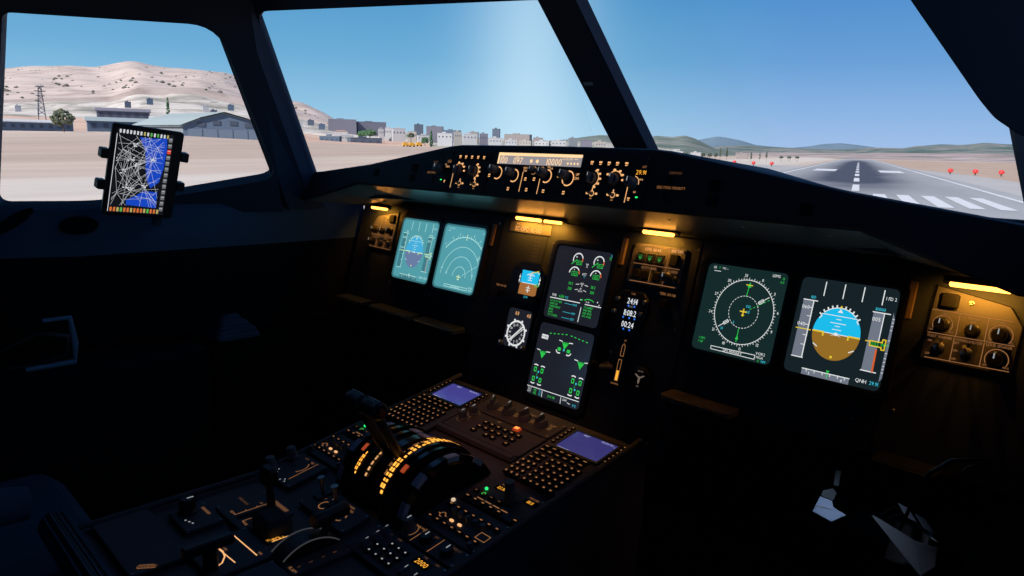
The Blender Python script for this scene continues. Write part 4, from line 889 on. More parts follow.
d_.txt('LVL/CH', .088, .0345, .0045, 0, .0004); d_.line([(.070, .0345), (.076, .0345)], .001, 0, .0004); d_.line([(.104, .0345), (.113, .0345)], .001, 0, .0004)
for x in (.088, .097, .106, .115): d_.disc(x, .0255, .0024, 0, .0004)
part('display_strip', d_, [CREAM, LCDBG], fc, T(0, 0, .0045))
def ring_part(parent, x, y, r, a0, a1, m=AMB, w=.0028): part('dial_ring', MB().arc(0, 0, r, a0, a1, w), m, parent, T(x, y, .0046))
def legend(parent, s_, x, y, h=.0042, m=AMB, sx=1.0, z=.0046): part('legend', MB().txt(s_, 0, 0, h, 0, sx=sx), m, parent, T(x, y, z))
def bar(parent, x, y0, y1, m=AMB, w=.0018, z=.0046): part('divider_line', MB().line([(0, y0), (0, y1)], w), m, parent, T(x, 0, z))
KN = knob_mesh(.0088, .020); KNS = knob_mesh(.0065, .014)
for x, y, r in ((-.118, .000, .0135), (-.064, -.004, .0135), (.034, -.001, .0135), (.095, -.003, .0150)):
    inst('knob', KN, fc, T(x - .006, y + .004, .0045)); ring_part(fc, x + .002, y - .002, r, -120, 120 if x < .08 else 230)
inst('knob', KNS, fc, T(-.005, .0075, .0045)); ring_part(fc, -.005, .0075, .0078, 0, 360, w=.0018)
for x, y, t_ in ((-.020, -.013, ''), (.006, -.012, ''), (-.010, -.036, ''), (-.067, -.037, ''), (.040, -.036, ''), (.097, -.036, ''), (-.137, -.010, '')):
    inst('button', key_mesh(.013, .011, .004, ((0, .0022, .0068, .0026), (0, -.0022, .0068, .0022))), fc, T(x, y, .0045))
legend(fc, 'HDG', -.030, .012, .0045); legend(fc, 'TRK', -.030, .006, .0045); legend(fc, 'V/S', .045, .0135, .0045); legend(fc, '100', .020, .0145, .0045); legend(fc, '1000', .038, .0165, .0035)
legend(fc, 'UP', .121, .004, .0055); legend(fc, 'DN', .121, -.004, .0055); legend(fc, '<>', .070, -.003, .0055)
bar(fc, -.0355, .003, -.040); bar(fc, .019, -.010, -.042)

def efis(s):
    """display control panel either side of the autopilot panel"""
    t = thing('display_control_panel', 'backlit display control panel right of the autopilot panel, with amber pressure digits' if s > 0 else 'backlit display control panel left of the autopilot panel, green light at its left', 'control panel', FCU @ T(.2165 * s, -.002, 0))
    part('face_plate', MB().rbox(0, 0, .134, .096, .004, 0, .004, bev=.001), PANEL, t)
    def X(x): return x - .2165 * s
    bx = [.155, .177, .198, .2185, .2405] if s > 0 else [-.2519, -.2314, -.2098, -.1884, -.1676]
    for x in bx: inst('button', key_mesh(.015, .012, .004, ((0, .0014, .0075, .0035), (0, -.0028, .006, .0016))), t, T(X(x), .0325 if s < 0 else .0305, .0045))
    kx = (.1599, .2157) if s > 0 else (-.1984, -.2532)
    for i, x in enumerate(kx):
        inst('knob', blade_mesh(.0105, .016), t, T(X(x), .0, .0045))
        ring_part(t, X(x), 0, .0165, -65, 75, w=.0018) if i == 0 else ring_part(t, X(x), 0, .0170, 25, 150, w=.0018)
        for a in ((-60, -30, 0, 30, 60) if i == 0 else (0, 30, 60, 100, 150)):
            a = math.radians(a); part('legend', MB().rbox(0, 0, .0062, .0040, .001, 0, .0004, n=2), AMB, t, T(X(x) + .0205 * math.cos(a), .0195 * math.sin(a), .0046))
    for x in ((.1675, .2202) if s > 0 else (-.2396, -.1861)):
        inst('switch', shared(('sw',), lambda: MB().lathe([(.0035, 0), (.0035, .003), (.002, .010), (.003, .012)], 10).mesh('switch', [KNOB], True)), t, T(X(x), -.030, .0045)); ring_part(t, X(x), -.030, .0052, 0, 360, w=.0016)
        for dx in (-.0115, .0115): part('legend', MB().rbox(0, 0, .0062, .0040, .001, 0, .0004, n=2), AMB, t, T(X(x) + dx, -.030, .0046))
        part('legend', MB().rbox(0, 0, .0020, .0050, .0005, 0, .0004, n=2), AMB, t, T(X(x), -.0215, .0046)); part('legend', MB().rbox(0, 0, .0060, .0022, .0005, 0, .0004, n=2), AMBD, t, T(X(x), -.040, .0046))
    b = .2613 if s > 0 else -.3225
    inst('knob', knob_mesh(.0095, .020), t, T(X(b if s > 0 else -.2850 + .0), -.0045 if s > 0 else .000, .0045)) if s > 0 else None
    bar(t, X(.2515 if s > 0 else -.2705), -.008, -.042)
    if s > 0:
        part('pressure_readout', MB().rbox(0, 0, .032, .013, .001, 0, .0003, 1).txt('29.91', 0, 0, .0085, 0, .0006), [AMBB, MATTE], t, T(X(.276), .0165, .0046))
        legend(t, 'QFE', X(.280), .0275, .0040, AMBD); ring_part(t, X(.2613), -.0045, .0135, -10, 80, w=.0015); legend(t, 'HPA', X(.279), .003, .0035)
        inst('button', key_mesh(.011, .009, .0035, ((0, .001, .006, .003),), lm=GLED), t, T(X(.2795), -.0325, .0045)); inst('button', key_mesh(.011, .009, .0035, ((0, .0018, .006, .0022), (0, -.0018, .004, .0018))), t, T(X(.262), -.036, .0045)); legend(t, 'LS', X(.270), -.021, .004)
    return t
efis(1)
tl = efis(-1)
t = thing('pressure_setting_panel', 'small pressure setting panel with round knob at the left end of the display controls', 'control panel', FCU @ T(-.3115, -.002, 0))
part('face_plate', MB().rbox(0, 0, .054, .096, .004, 0, .004, bev=.001), PANEL, t)
inst('knob', knob_mesh(.0095, .020), t, T(-.011, .002, .0045)); inst('button', key_mesh(.011, .009, .0035, ((0, .001, .006, .003),), lm=GLED), t, T(.0045, -.0265, .0045)); inst('button', key_mesh(.011, .009, .0035, ((0, .0018, .006, .0022), (0, -.0018, .004, .0018))), t, T(.019, -.029, .0045))
part('pressure_readout', MB().txt('1013', 0, 0, .0075, 0, .0003), AMBD, t, T(.019, .021, .0046)); legend(t, 'HPA', .016, .008, .0050); legend(t, 'IN', .007, .013, .0042)

# ================================================================ INSTRUMENT PANEL ITEMS
def on_mip(x, y, z=0): return MIP @ T(x, y, z)
# registration plate + placard
t = solo('registration_plate', MB().rbox(0, 0, .144, .026, .002, 0, .003, 1, m_top=1).txt('EC-OPC  FL-GO', -.004, -.0035, .0115, 0, .0033, sx=.80).txt('REG', -.045, .0085, .0035, 0, .0033).txt('SELCAL', .032, .0085, .0035, 0, .0033), [AMB, PEDM], 'amber lettered registration plate reading EC-OPC FL-GO under the centre lamps', 'plate', on_mip(-.184, .108))
mb = MB().rbox(0, 0, .058, .068, .002, 0, .0015, 1, m_top=1)
for i in range(7): mb.txt(['VLE 280', 'VLO 250', 'VFE 230', 'VFE 215', 'VFE 200', 'VFE 185', 'VFE 177'][i], 0, .028 - i * .0092, .0048, 0, .0018, sx=.9)
solo('speed_placard', mb, [AMBF, PANEL], 'faint speed limit placard with seven lines below the registration plate', 'placard', on_mip(-.150, .058))
# standby horizon
t = thing('standby_horizon', 'small octagonal standby horizon with blue sky and brown ground, left of the engine display', 'instrument', on_mip(-.148, -.026))
oc = [(-.03, .046), (.03, .046), (.054, .026), (.054, -.026), (.03, -.046), (-.03, -.046), (-.054, -.026), (-.054, .026)][::-1]
part('case', MB().prism(oc[::-1], 0, .010, bev=.003), BLACK, t)
mb = MB(); mb.M = T(.008, .0, .0104); mb.poly([(-.029, -.002), (.031, -.002), (.031, .029), (-.029, .029)], 1); mb.poly([(-.029, -.031), (.031, -.031), (.031, -.002), (-.029, -.002)], 2)
mb.line([(-.022, -.002), (.026, -.002)], .0015, 0, .0003); mb.line([(.002, -.008), (.002, -.024)], .0025, 0, .0003)
for y in (.006, .012, .018, -.013, -.019): mb.line([(.002 - .007, y), (.002 + .007, y)], .0016, 0, .0003)
mb.arc(.002, .002, .020, 50, 130, .0018, 0, .0003); mb.line([(.002, .006), (.002, .024)], .002, 0, .0003)
for x in (-.033, .035): mb.line([(x, -.004), (x, .018)], .0012, 0, .0003); mb.disc(x, .011, .0025, 0, .0004); mb.disc(x, .002, .0022, 0, .0004)
mb.line([(.002, .024), (.026, .031), (.028, .024)], .0025, 3, .0004); mb.line([(.022, -.006), (.034, -.006), (.034, .0), (.022, .0)], .0015, 4, .0004, True); mb.txt('29.91', .0, -.036, .005, 5, .0003)
part('screen', mb, [WHITE, SKYC, mat('isis_ground', (0, 0, 0), .3, emit=(.36, .14, .035), sample=False), YEL, GREEN, CYAN], t)
for x, y in ((-.047, .030), (.047, .030), (-.047, -.030), (.047, -.030)): inst('button', key_mesh(.008, .006, .003), t, T(x * .85, y * 1.05, .010))
# heading / radio magnetic clock dial
t = thing('radio_compass', 'round white-marked radio compass dial with two crossed pointers, under the standby horizon', 'instrument', on_mip(-.150, -.142))
part('case', MB().rbox(0, 0, .096, .104, .012, 0, .008, bev=.003), BLACK, t)
part('dark_window', MB().rbox(.004, 0, .080, .096, .010, .008, .0085), ECG, t)
mb = MB(); mb.M = T(.003, -.012, .0088); mb.arc(0, 0, .030, 0, 360, .0042, 0, n=40)
for i in range(36):
    a = math.radians(i * 10); r2 = .025 if i % 3 == 0 else .027; mb.line([(.031 * math.cos(a), .031 * math.sin(a)), (r2 * math.cos(a), r2 * math.sin(a))], .0012, 0)
for i in range(8): a = math.radians(i * 45 + 22); mb.rbox(.034 * math.cos(a), .034 * math.sin(a), .005, .005, .001, 0, .0002, 0)
for i, s_ in enumerate(['3', '6', 'E', '12', '15', 'S', '21', '24', 'W', '30', '33', 'N']): a = math.radians(60 - i * 30); mb.txt(s_, .0205 * math.cos(a), .0205 * math.sin(a), .0055, 0)
mb.line([(-.020, -.022), (.022, .022)], .0035, 0, .0006); mb.line([(-.024, -.018), (-.016, -.026)], .002, 0, .0006); mb.line([(-.012, -.018), (.024, .016)], .0016, 0, .0006)
part('dial', mb, WHITED if False else WHITE, t)
for x in (-.006, .034): part('digit_readout', MB().txt('8.8' if x < 0 else '4.8', 0, 0, .009, 0, sx=.8), AMB, t, T(x, .037, .0088))
inst('knob', knob_mesh(.006, .010), t, T(-.038, -.043, .008)); inst('knob', knob_mesh(.006, .010), t, T(.040, -.043, .008))
# small switch by the compass
t = thing('brake_fan_switch', 'small dark push switch with amber lettering between the left displays and standby horizon', 'switch', on_mip(-.240, -.064))
inst('button', key_mesh(.020, .020, .005), t, T(0, -.003, 0)); part('legend', MB().txt('TERR ON ND', 0, 0, .0055, 0, sx=.8), AMBD, t, T(-.003, .018, .0004))
# landing gear panel
t = thing('landing_gear_panel', 'amber-lit landing gear and auto brake panel with three green arrow lights', 'control panel', on_mip(.209, .063))
part('face_plate', MB().rbox(0, 0, .134, .088, .006, 0, .005, bev=.001), PEDM, t)
for x in (-.040, -.0155, .009):
    inst('annunciator', shared(('grn',), lambda: MB().rbox(0, 0, .019, .021, .002, 0, .005, 0, bev=.001).poly([(-.0055, .001), (.0055, .001), (0, -.0065)], 1, .0053).line([(-.006, .004), (.006, .004)], .0012, 1, .0053).mesh('annunciator', [BLACK, mat('dim_green', (0, 0, 0), .4, emit=(.03, .28, .05), es=.8, sample=False)])), t, T(x, .014, .005))
inst('button', key_mesh(.022, .026, .006), t, T(.044, .017, .005)); part('legend', MB().txt('LDG GEAR', 0, 0, .0062, 0), AMB, t, T(-.014, .0335, .0054)); part('legend', MB().txt('BRK FAN', 0, 0, .0058, 0, sx=.85), AMB, t, T(.046, .0365, .0054))
part('legend', MB().txt('AUTO BRK', 0, 0, .0055, 0), AMBD, t, T(-.015, -.0065, .0054)); part('legend', MB().txt('A/SKID', 0, 0, .0055, 0), AMBD, t, T(.045, -.0065, .0054))
for x in (-.044, -.021, .009): inst('button', key_mesh(.019, .020, .006), t, T(x, -.022, .005))
part('divider_line', MB().line([(-.058, .0), (.060, .0)], .0012), AMBD, t, T(0, 0, .0054)); part('divider_line', MB().line([(.026, .037), (.026, -.038)], .0012), AMBD, t, T(0, 0, .0054)); part('divider_line', MB().line([(-.058, -.0385), (.060, -.0385)], .0015), AMBD, t, T(0, 0, .0054)); part('divider_line', MB().line([(-.010, -.003), (-.010, -.036)], .001), AMBD, t, T(0, 0, .0054)); part('divider_line', MB().line([(-.052, .040), (.060, .040)], .0015), AMBD, t, T(0, 0, .0054))
inst('knob', knob_mesh(.009, .022), t, T(.036, -.021, .005)); inst('toggle', toggle_mesh(.020), t, T(.054, -.022, .005))
for x, y in ((-.061, -.038), (.061, .038), (-.061, .038), (.061, -.038)): inst('screw', screw_mesh(), t, T(x, y, .005))
t = thing('terrain_switch', 'dark push switch with lit legend just below the landing gear panel', 'switch', on_mip(.249, -.004))
inst('button', key_mesh(.020, .020, .005), t, T(0, -.008, 0)); part('legend', MB().txt('TERR ON ND', 0, 0, .0058, 0, sx=.8), AMBD, t, T(.002, .0125, .0004))
# clock
t = thing('digital_clock', 'chamfered digital clock with three rows of bright white digits', 'clock', on_mip(.170, -.040))
oc = [(-.030, -.042), (.026, -.042), (.040, -.028), (.044, .026), (.028, .042), (-.026, .042), (-.040, .028), (-.040, -.030)]
part('case', MB().prism(oc, 0, .008, bev=.003), BLACK, t); part('rim', MB().line(oc, .0016, 0, 0, True), RIM, t, T(0, 0, .0082))
WHB = mat('clock_white', (0, 0, 0), .4, emit=(.9, .95, 1.0), es=1.0, sample=False); BLU = mat('clock_blue', (0, 0, 0), .4, emit=(.04, .20, .9), es=.9, sample=False)
for y, s_ in ((.020, '24:14'), (-.006, '11:08:2'), (-.031, '00:24')):
    part('digit_row', MB().txt(s_, 0, 0, .0125, 0, sx=.78), WHB, t, T(.004, y, .0085))
    mb = MB()
    for x in ((-.007, .009) if 'digit' and len(s_) < 6 else (-.014, .002, .016)): mb.disc(x, 0, .0022)
    part('blue_marks', mb, BLU, t, T(.002, y - .0108, .0085))
part('legend', MB().txt('CHR', 0, 0, .004, 0), AMBD, t, T(.002, .036, .0085)); part('legend', MB().txt('UTC', 0, 0, .0035, 0), WHITED, t, T(.002, .0078, .0085))
for x, y in ((-.035, .020), (-.0385, -.008), (.037, .022), (.033, -.004)): inst('knob', shared(('ck',), lambda: MB().lathe([(.0055, 0), (.005, .006), (.004, .007)], 12).mesh('knob', [METAL], True)), t, T(x, y, .008))
# landing gear lever with its two amber tapes
t = thing('gear_lever_panel', 'tall narrow gear lever panel with two amber tapes and a lit lever', 'lever panel', on_mip(.163, -.152))
part('face_plate', MB().rbox(0, 0, .044, .104, .006, 0, .004, bev=.001), BLACK, t)
part('tape', MB().line([(-.004, 0), (-.004, .022), (0, .027), (.004, .022), (.004, 0)], .0014, 0, 0, True), AMBD, t, T(.0105, .012, .0044)); part('tape', MB().line([(-.004, -.022), (-.004, .024), (.004, .024), (.004, -.022)], .0014, 0, 0, True), AMBD, t, T(.0095, -.020, .0044)); part('tape_fill', MB().poly([(-.003, -.021), (.003, -.021), (.003, .0), (-.003, .0)], 0), AMBB, t, T(.0095, -.020, .0046))
part('legend', MB().txt('UP', 0, 0, .004, 0), AMBD, t, T(.012, .046, .0044)); part('legend', MB().txt('DOWN', 0, 0, .004, 0), AMBD, t, T(.008, -.049, .0044))
part('lever', MB().tube([(-.010, -.016, .004), (-.014, -.019, .025), (-.020, -.022, .036)], [.005, .0045, .0045], 10), KNOB, t, smooth=True)
p = part('wheel_grip', MB().lathe([(.010, -.009), (.014, -.006), (.014, .006), (.010, .009)], 20), MATTE, t, T(-.030, -.024, .040) @ Ry(90), smooth=True)
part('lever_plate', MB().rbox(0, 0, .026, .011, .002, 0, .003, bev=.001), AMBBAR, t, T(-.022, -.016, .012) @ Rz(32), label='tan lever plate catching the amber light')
part('toggle', MB().tube([(0, 0, 0), (.002, .006, .014)], [.002, .003], 8), METAL, t, T(-.012, .010, .004))
# triple brake gauge
t = thing('brake_pressure_gauge', 'octagonal brake pressure gauge with faint white scales, lower right of the centre displays', 'instrument', on_mip(.232, -.176))
oc = [(.027 * math.cos(math.radians(22.5 + 45 * i)), .027 * math.sin(math.radians(22.5 + 45 * i))) for i in range(8)]
part('case', MB().prism(oc, 0, .008, bev=.003), BLACK, t)
mb = MB(); mb.M = T(0, 0, .0083); mb.arc(-.008, -.004, .010, -40, 60, .0014); mb.arc(.008, -.004, .010, 120, 220, .0014); mb.arc(0, .014, .010, 210, 330, .0014); mb.line([(-.012, .008), (0, 0), (.012, .008)], .0012); mb.line([(0, 0), (0, -.010)], .0012); mb.txt('ACCU', 0, .016, .0035, 0); mb.txt('PSI', 0, -.016, .0035, 0)
part('dial', mb, mat('faint_dial', (0, 0, 0), .4, emit=(.5, .38, .30), es=.35, sample=False), t)

# loudspeaker and lighting panels at both ends
def spk(s):
    t = thing('lighting_panel', ('amber-lit loudspeaker and lighting panel with six knobs and switches, far right end' if s > 0 else 'amber-lit lighting panel with knobs at the far left end of the instrument panel'), 'control panel', on_mip(.806 * s, .043))
    o = [(-.064, -.060), (.062, -.060), (.064, .014), (.044, .042), (-.060, .060)]
    if s < 0: o = [(-x, y) for x, y in o][::-1]
    part('face_plate', MB().prism(o, 0, .004, bev=.001), PEDM, t); part('outline', MB().line(o, .0012, 0, 0, True), MATTE, t, T(0, 0, .0043))
    X = lambda x: (x - .806) * s
    inst('button', key_mesh(.026, .024, .006, ((0, 0, .020, .018),), lm=MATTE), t, T(X(.7682), .0375, .004)); inst('screw', screw_mesh(.0042), t, T(X(.798), .039, .004))
    mb = MB()
    for a, b in (((.7454, .0205), (.8566, .0205)), ((.7463, -.0165), (.8646, -.0155)), ((.786, .0205), (.786, -.016)), ((.8253, .0205), (.8253, -.016)), ((.785, -.018), (.785, -.056)), ((.826, -.018), (.826, -.056)), ((.7491, -.0565), (.8647, -.0545))): mb.line([(X(a[0]), a[1]), (X(b[0]), b[1])], .0011)
    part('divider_lines', mb, AMBD, t, T(0, 0, .0044))
    for x, y, r in ((.7645, -.001, .0105), (.845, -.003, .0115), (.846, -.040, .0115)):
        inst('knob', knob_mesh(r * .85, .020, mats=[BLACK, WHITED]), t, T(X(x), y, .004)); part('dial_ring', MB().arc(0, 0, r * 1.35, -30, 210, .0012), AMBD, t, T(X(x), y, .0044))
    inst('knob', knob_mesh(.0085, .014, mats=[BLACK, WHITED]), t, T(X(.807), -.003, .004))
    for x, y in ((.7667, -.038), (.8051, -.0385)): inst('toggle', toggle_mesh(.018), t, T(X(x), y, .004)); part('toggle_ring', MB().lathe([(.0085, 0), (.0085, .0015), (.006, .003)], 18), METAL, t, T(X(x), y, .004), smooth=True)
    for s_, x, y, h in (('FOOT WARMER', .765, -.021, .0042), ('CONSOLE/FLOOR', .806, -.0205, .0040), ('LOUD SPEAKER', .846, -.0195, .0042), ('ON', .752, -.029, .0035), ('OFF', .752, -.050, .0035), ('BRT', .790, -.026, .0035), ('DIM', .790, -.038, .0035), ('OFF', .790, -.051, .0035), ('PFD/ND', .806, .0155, .0038), ('XFR', .806, .0098, .0038), ('PFD', .766, .0165, .0035), ('ND', .845, .0160, .0035), ('OFF', .750, -.011, .0032), ('BRT', .779, -.011, .0032), ('OFF', .832, -.012, .0032), ('BRT', .860, -.012, .0032), ('OFF', .832, -.051, .0032), ('MAX', .860, -.050, .0032)):
        part('legend', MB().txt(s_, 0, 0, h, 0, sx=.8), AMBD, t, T(X(x), y, .0044))
spk(1); spk(-1)

# pull-out tray edges below the displays
def tray(u0, u1, label, m=None):
    w = u1 - u0; P = mp((u0 + u1) / 2, -.176, 0)
    t = thing('tray_edge', label, 'tray', T(*P), 'trays under the displays')
    part('tray', MB().rbox(0, -.024, w, .046, .008, -.012, 0, bev=.002), m or TAN, t)
    part('lip', MB().tube([(-w / 2 + .006, -.044, -.007), (w / 2 - .006, -.044, -.007)], .006, 8), m or TAN, t, smooth=True)
tray(.311, .463, 'tan pull-out tray lip below the right navigation display'); tray(.715, .81, 'dim tray lip low at the far right under the lighting panel', BLACK)
tray(-.513, -.337, 'tray lip below the left navigation display, nearest the pedestal', RIM); tray(-.739, -.538, 'middle tray lip below the left primary display', RIM); tray(-.927, -.784, 'tray lip furthest left below the left lighting panel', RIM)

# ================================================================ CENTRE PEDESTAL
def pedz(y): return .613 + (y + .13) * (.1 / .52) if y > -.65 else .513 + (y + .65) * .011
def PF(x, y, dz=0.0):
    sl = (.1 / .52) if y > -.65 else .011; n = math.hypot(1, sl); yv = Vector((0, 1 / n, sl / n)); z = Vector((0, -sl / n, 1 / n)); p = Vector((x, y, pedz(y))) + z * dz
    return Matrix(((1, 0, 0, p.x), (0, yv.y, z.y, p.y), (0, yv.z, z.z, p.z), (0, 0, 0, 1)))
ped = thing('centre_pedestal', 'long grey centre pedestal between the seats carrying levers, radios and keypads', 'pedestal', T(0, -.6, 0))
ys = [-.088, -.135, -.65, -.655, -.99]
mb = MB(); W_ = .29
prof = [(-.088, .600), (-.112, .613), (-.65, .509), (-.99, .505), (-1.0, .49), (-1.0, .0), (-.088, .0)]
V = [(x, y + .6, z) for x in (-W_, W_) for y, z in prof]; n = len(prof)
mb.add(V, [(i, (i + 1) % n, n + (i + 1) % n, n + i) for i in range(n)] + [tuple(range(n)), tuple(reversed(range(n, 2 * n)))])
part('body', mb, PEDM, ped)
for s in (-1, 1): part('edge_rail', MB().tube([(s * .284, -.10 + .6, .624), (s * .284, -.65 + .6, .520), (s * .284, -.985 + .6, .516)], .006, 8), PEDM, ped, smooth=True)
def ppanel(name, label, cat, x, y, w, h, group=None, mt=None, dz=.0012):
    t = thing(name, label, cat, PF(x, y, dz), group)
    part('face_plate', MB().rbox(0, 0, w, h, .003, 0, .005, bev=.001), mt or PEDM, t)
    for sx in (-1, 1):
        for sy in (-1, 1): inst('screw', screw_mesh(.0024), t, T(sx * (w / 2 - .005), sy * (h / 2 - .005), .005))
    return t
def pleg(t, s_, x, y, h=.0045, m=AMBD, sx=.9, z=.0054): part('legend', MB().txt(s_, 0, 0, h, 0, sx=sx), m, t, T(x, y, z))
KB = key_mesh(.0125, .0105, .004, ((0, 0, .0050, .0034),), lm=AMBD); KBR = shared(('kr',), lambda: MB().lathe([(.0062, 0), (.0058, .0035), (.0045, .004)], 12).rbox(0, 0, .0045, .0045, .001, .004, .0043, 1).mesh('key', [KEYM, AMBD]))
KF = key_mesh(.0165, .0105, .004, ((0, 0, .0085, .0022),), lm=AMBD); KL = key_mesh(.0085, .0060, .004, ((0, 0, .0036, .0024),), lm=AMBD)
def mcdu(x, label, vio):
    t = ppanel('flight_computer_keypad', label, 'keypad', x, -.238, .158, .205, 'flight management computer keypads')
    y0 = -.238
    def Y(y): return (y - y0) * 1.018
    part('screen_bezel', hollow(rrect(0, 0, .122, .084, .003), rrect(0, 0, .110, .070, .002), 0, .003), BLACK, t, T(.003, Y(-.180), .005))
    mb = MB(); mb.poly(rrect(0, 0, .114, .074, .002), 0); mb.txt('INIT', -.024, .030, .006, 1, .0004); mb.txt('FROM/TO', .030, .030, .006, 1, .0004, sx=.8); mb.txt('>', .050, .0265, .005, 1, .0004)
    mb.line([(-.050, -.033), (-.020, -.033)], .0012, 1, .0004); part('screen', mb, [vio, mat('mcdu_text', (0, 0, 0), .4, emit=(.45, .45, .75), es=.9, sample=False)], t, T(.003, Y(-.180), .0062))
    for k in range(6):
        y = Y(-.205 + k * .0122)
        inst('key', KL, t, T(-.0655, y, .005)); inst('key', KL, t, T(.0715, y, .005)); part('pointer_line', MB().line([(0, 0), (.008, 0)], .0012), AMBF, t, T(-.059, y, .0055))
    for r_, y in enumerate((-.228, -.242)):
        for k in range(6): inst('key', KF, t, T(-.0605 + k * .0203, Y(y), .005))
    for y in (-.259, -.274):
        for k in range(2): inst('key', KF, t, T(-.0605 + k * .0190, Y(y), .005))
    for r_ in range(4):
        for k in range(3): inst('key', KBR, t, T(-.066 + k * .0150, Y(-.2905 - r_ * .0153), .005))
    for r_ in range(6):
        for k in range(5): inst('key', KB, t, T(-.016 + k * .0172, Y(-.260 - r_ * .0153), .005))
    return t
mcdu(.208, 'right-hand flight computer keypad with violet-blue screen and rows of lit keys', VIO)
mcdu(-.206, 'left-hand flight computer keypad with violet screen, beyond the thrust levers', VIO2)
# display switching and system page panel
t = ppanel('display_switching_panel', 'centre panel with four grey selector knobs, between the two keypads', 'control panel', 0, -.172, .245, .060)
for x, a in ((-.080, 30), (-.029, 10), (.022, -10), (.071, 0)): inst('knob', blade_mesh(.0135, .024), t, T(x, .002, .005) @ Rz(a))
for x, ss in ((-.055, ('CAPT', 'NORM', 'F/O')), (-.004, ('CAPT', 'NORM', 'F/O')), (.047, ('AIR', 'NORM', 'ATT')), (.098, ('ECAM', 'ND', 'XFR'))):
    for k, s_ in enumerate(ss): pleg(t, s_, x, .014 - k * .008, .0050)
pleg(t, 'SWITCHING', .035, .0235, .0050, AMBD)
t = ppanel('system_page_panel', 'centre key panel with three rows of page keys and one glowing red key', 'control panel', 0, -.246, .245, .082)
for y, xs in ((-.232, range(6)), (-.251, range(6)), (-.269, (0, 2, 3, 5))):
    for k in xs: inst('key', key_mesh(.0145, .0120, .004, ((0, 0, .0062, .0030),), lm=AMBD), t, T(-.036 + k * .0207, (y + .246), .005))
part('red_key', MB().rbox(0, 0, .017, .013, .002, 0, .005, 1, bev=.001).rbox(0, 0, .012, .008, .001, .005, .0055, 0), [REDL, mat('red_key_cap', (.12, .015, .01), .4, emit=(.5, .05, .01), es=.7)], t, T(.043, .033, .005), label='glowing orange-red key')
for x, y in ((-.094, .028), (-.099, .000)): inst('knob', knob_mesh(.0095, .020), t, T(x, y, .005)); part('dial_ring', MB().arc(0, 0, .0145, 0, 300, .0012), AMBF, t, T(x, y, .0054))
pleg(t, 'ON', -.014, .034, .0050)
t = ppanel('pedestal_step', 'raised plain bar across the pedestal in front of the thrust levers', 'bar', 0, -.298, .245, .018)
part('bar', MB().rbox(0, 0, .24, .014, .003, .0, .010, bev=.002), PEDM, t)

# radio panels and audio panels, right and left
def rmp(x, side):
    t = ppanel('radio_tuner', 'radio tuning panel behind the %s keypad, with tall dual knob and a green light' % side, 'radio panel', x, -.403, .148, .080, 'radio tuning panels')
    for dx in (-.023, .052): part('frequency_window', MB().rbox(0, 0, .034, .013, .001, 0, .0008, 1).txt('122.80' if dx < 0 else '118.15', 0, 0, .0075, 0, .0010, sx=.8), [AMBB if True else AMB, MATTE], t, T(dx, .021, .005)); pleg(t, 'ACTIVE' if dx < 0 else 'STBY/CRS', dx - .002, .0325, .0040)
    inst('knob', shared(('dual',), lambda: MB().lathe([(.0145, 0), (.0145, .010), (.0120, .012), (.0120, .022), (.0095, .024), (.0095, .040), (.0085, .042)], 22).mesh('knob', [KNOB], True)), t, T(.020, .005, .005))
    for k in range(7):
        if k == 5: continue
        inst('key', key_mesh(.0140, .0090, .004, ((0, .0, .0065, .0024),), lm=AMBD), t, T(-.058 + k * .0212, -.034, .005))
    for k in range(4): inst('key', key_mesh(.0125, .0090, .004, ((0, .0, .0055, .0024),), lm=AMBF), t, T(-.058 + k * .0212, -.013, .005))
    for k in range(4): part('lit_bar', MB().line([(-.008, 0), (.008, 0)], .0022), AMBD, t, T(-.034 + k * .0215, -.0245, .0054))
    inst('indicator', shared(('gi',), lambda: MB().lathe([(.0032, 0), (.0032, .003), (.002, .0042)], 10).mesh('indicator', [GLED], True)), t, T(-.047, .003, .005)); part('indicator_ring', MB().arc(0, 0, .0038, 0, 250, .0016), GREEN, t, T(-.036, -.0135, .0092))
    return t
def acp(x, side):
    t = ppanel('audio_panel', 'audio selector panel on the %s of the pedestal with two amber pill lights' % side, 'audio panel', x, -.494, .148, .088, 'audio selector panels')
    for k in range(7):
        inst('key', key_mesh(.0140, .0100, .004, ((0, .002, .0062, .0022),), lm=AMBD), t, T(-.063 + k * .0207, .021, .005)); inst('key', key_mesh(.0140, .0090, .004, ((0, 0, .0062, .0022),), lm=AMBD), t, T(-.067 + k * .0205, -.023, .005))
        inst('knob', shared(('ak',), lambda: MB().lathe([(.0055, 0), (.0055, .010), (.0045, .011)], 14).mesh('knob', [KNOB], True)), t, T(-.058 + k * .0195, .0095, .005) if k not in (0, 6) else T(-.058 + k * .0195, -.036, .005))
    part('white_lamp', MB().lathe([(.0042, 0), (.0042, .003), (.003, .004)], 12), mat('warm_white_lamp', (0, 0, 0), .4, emit=(.85, .62, .42), es=.8, sample=False), t, T(-.075 + .004, .018 + .016, .005), smooth=True)
    part('dial_ring', MB().arc(0, 0, .0060, 0, 300, .0016).line([(-.011, 0), (-.006, 0)], .0016).line([(.006, 0), (.011, .0)], .0016), AMBD, t, T(-.053, -.006, .0054))
    for dx in (-.025, -.003): part('pill_lamp', MB().rbox(0, 0, .0095, .0052, .0024, 0, .002), AMB, t, T(dx, -.008, .005))
    part('key_outline', MB().line([(-.0115, -.008), (.0115, -.008), (.0115, .008), (-.0115, .008)], .0014, 0, 0, True), AMBD, t, T(.055, -.005, .0054))
    return t
rmp(.203, 'right'); rmp(-.214, 'left'); acp(.203, 'right side'); acp(-.214, 'left side')
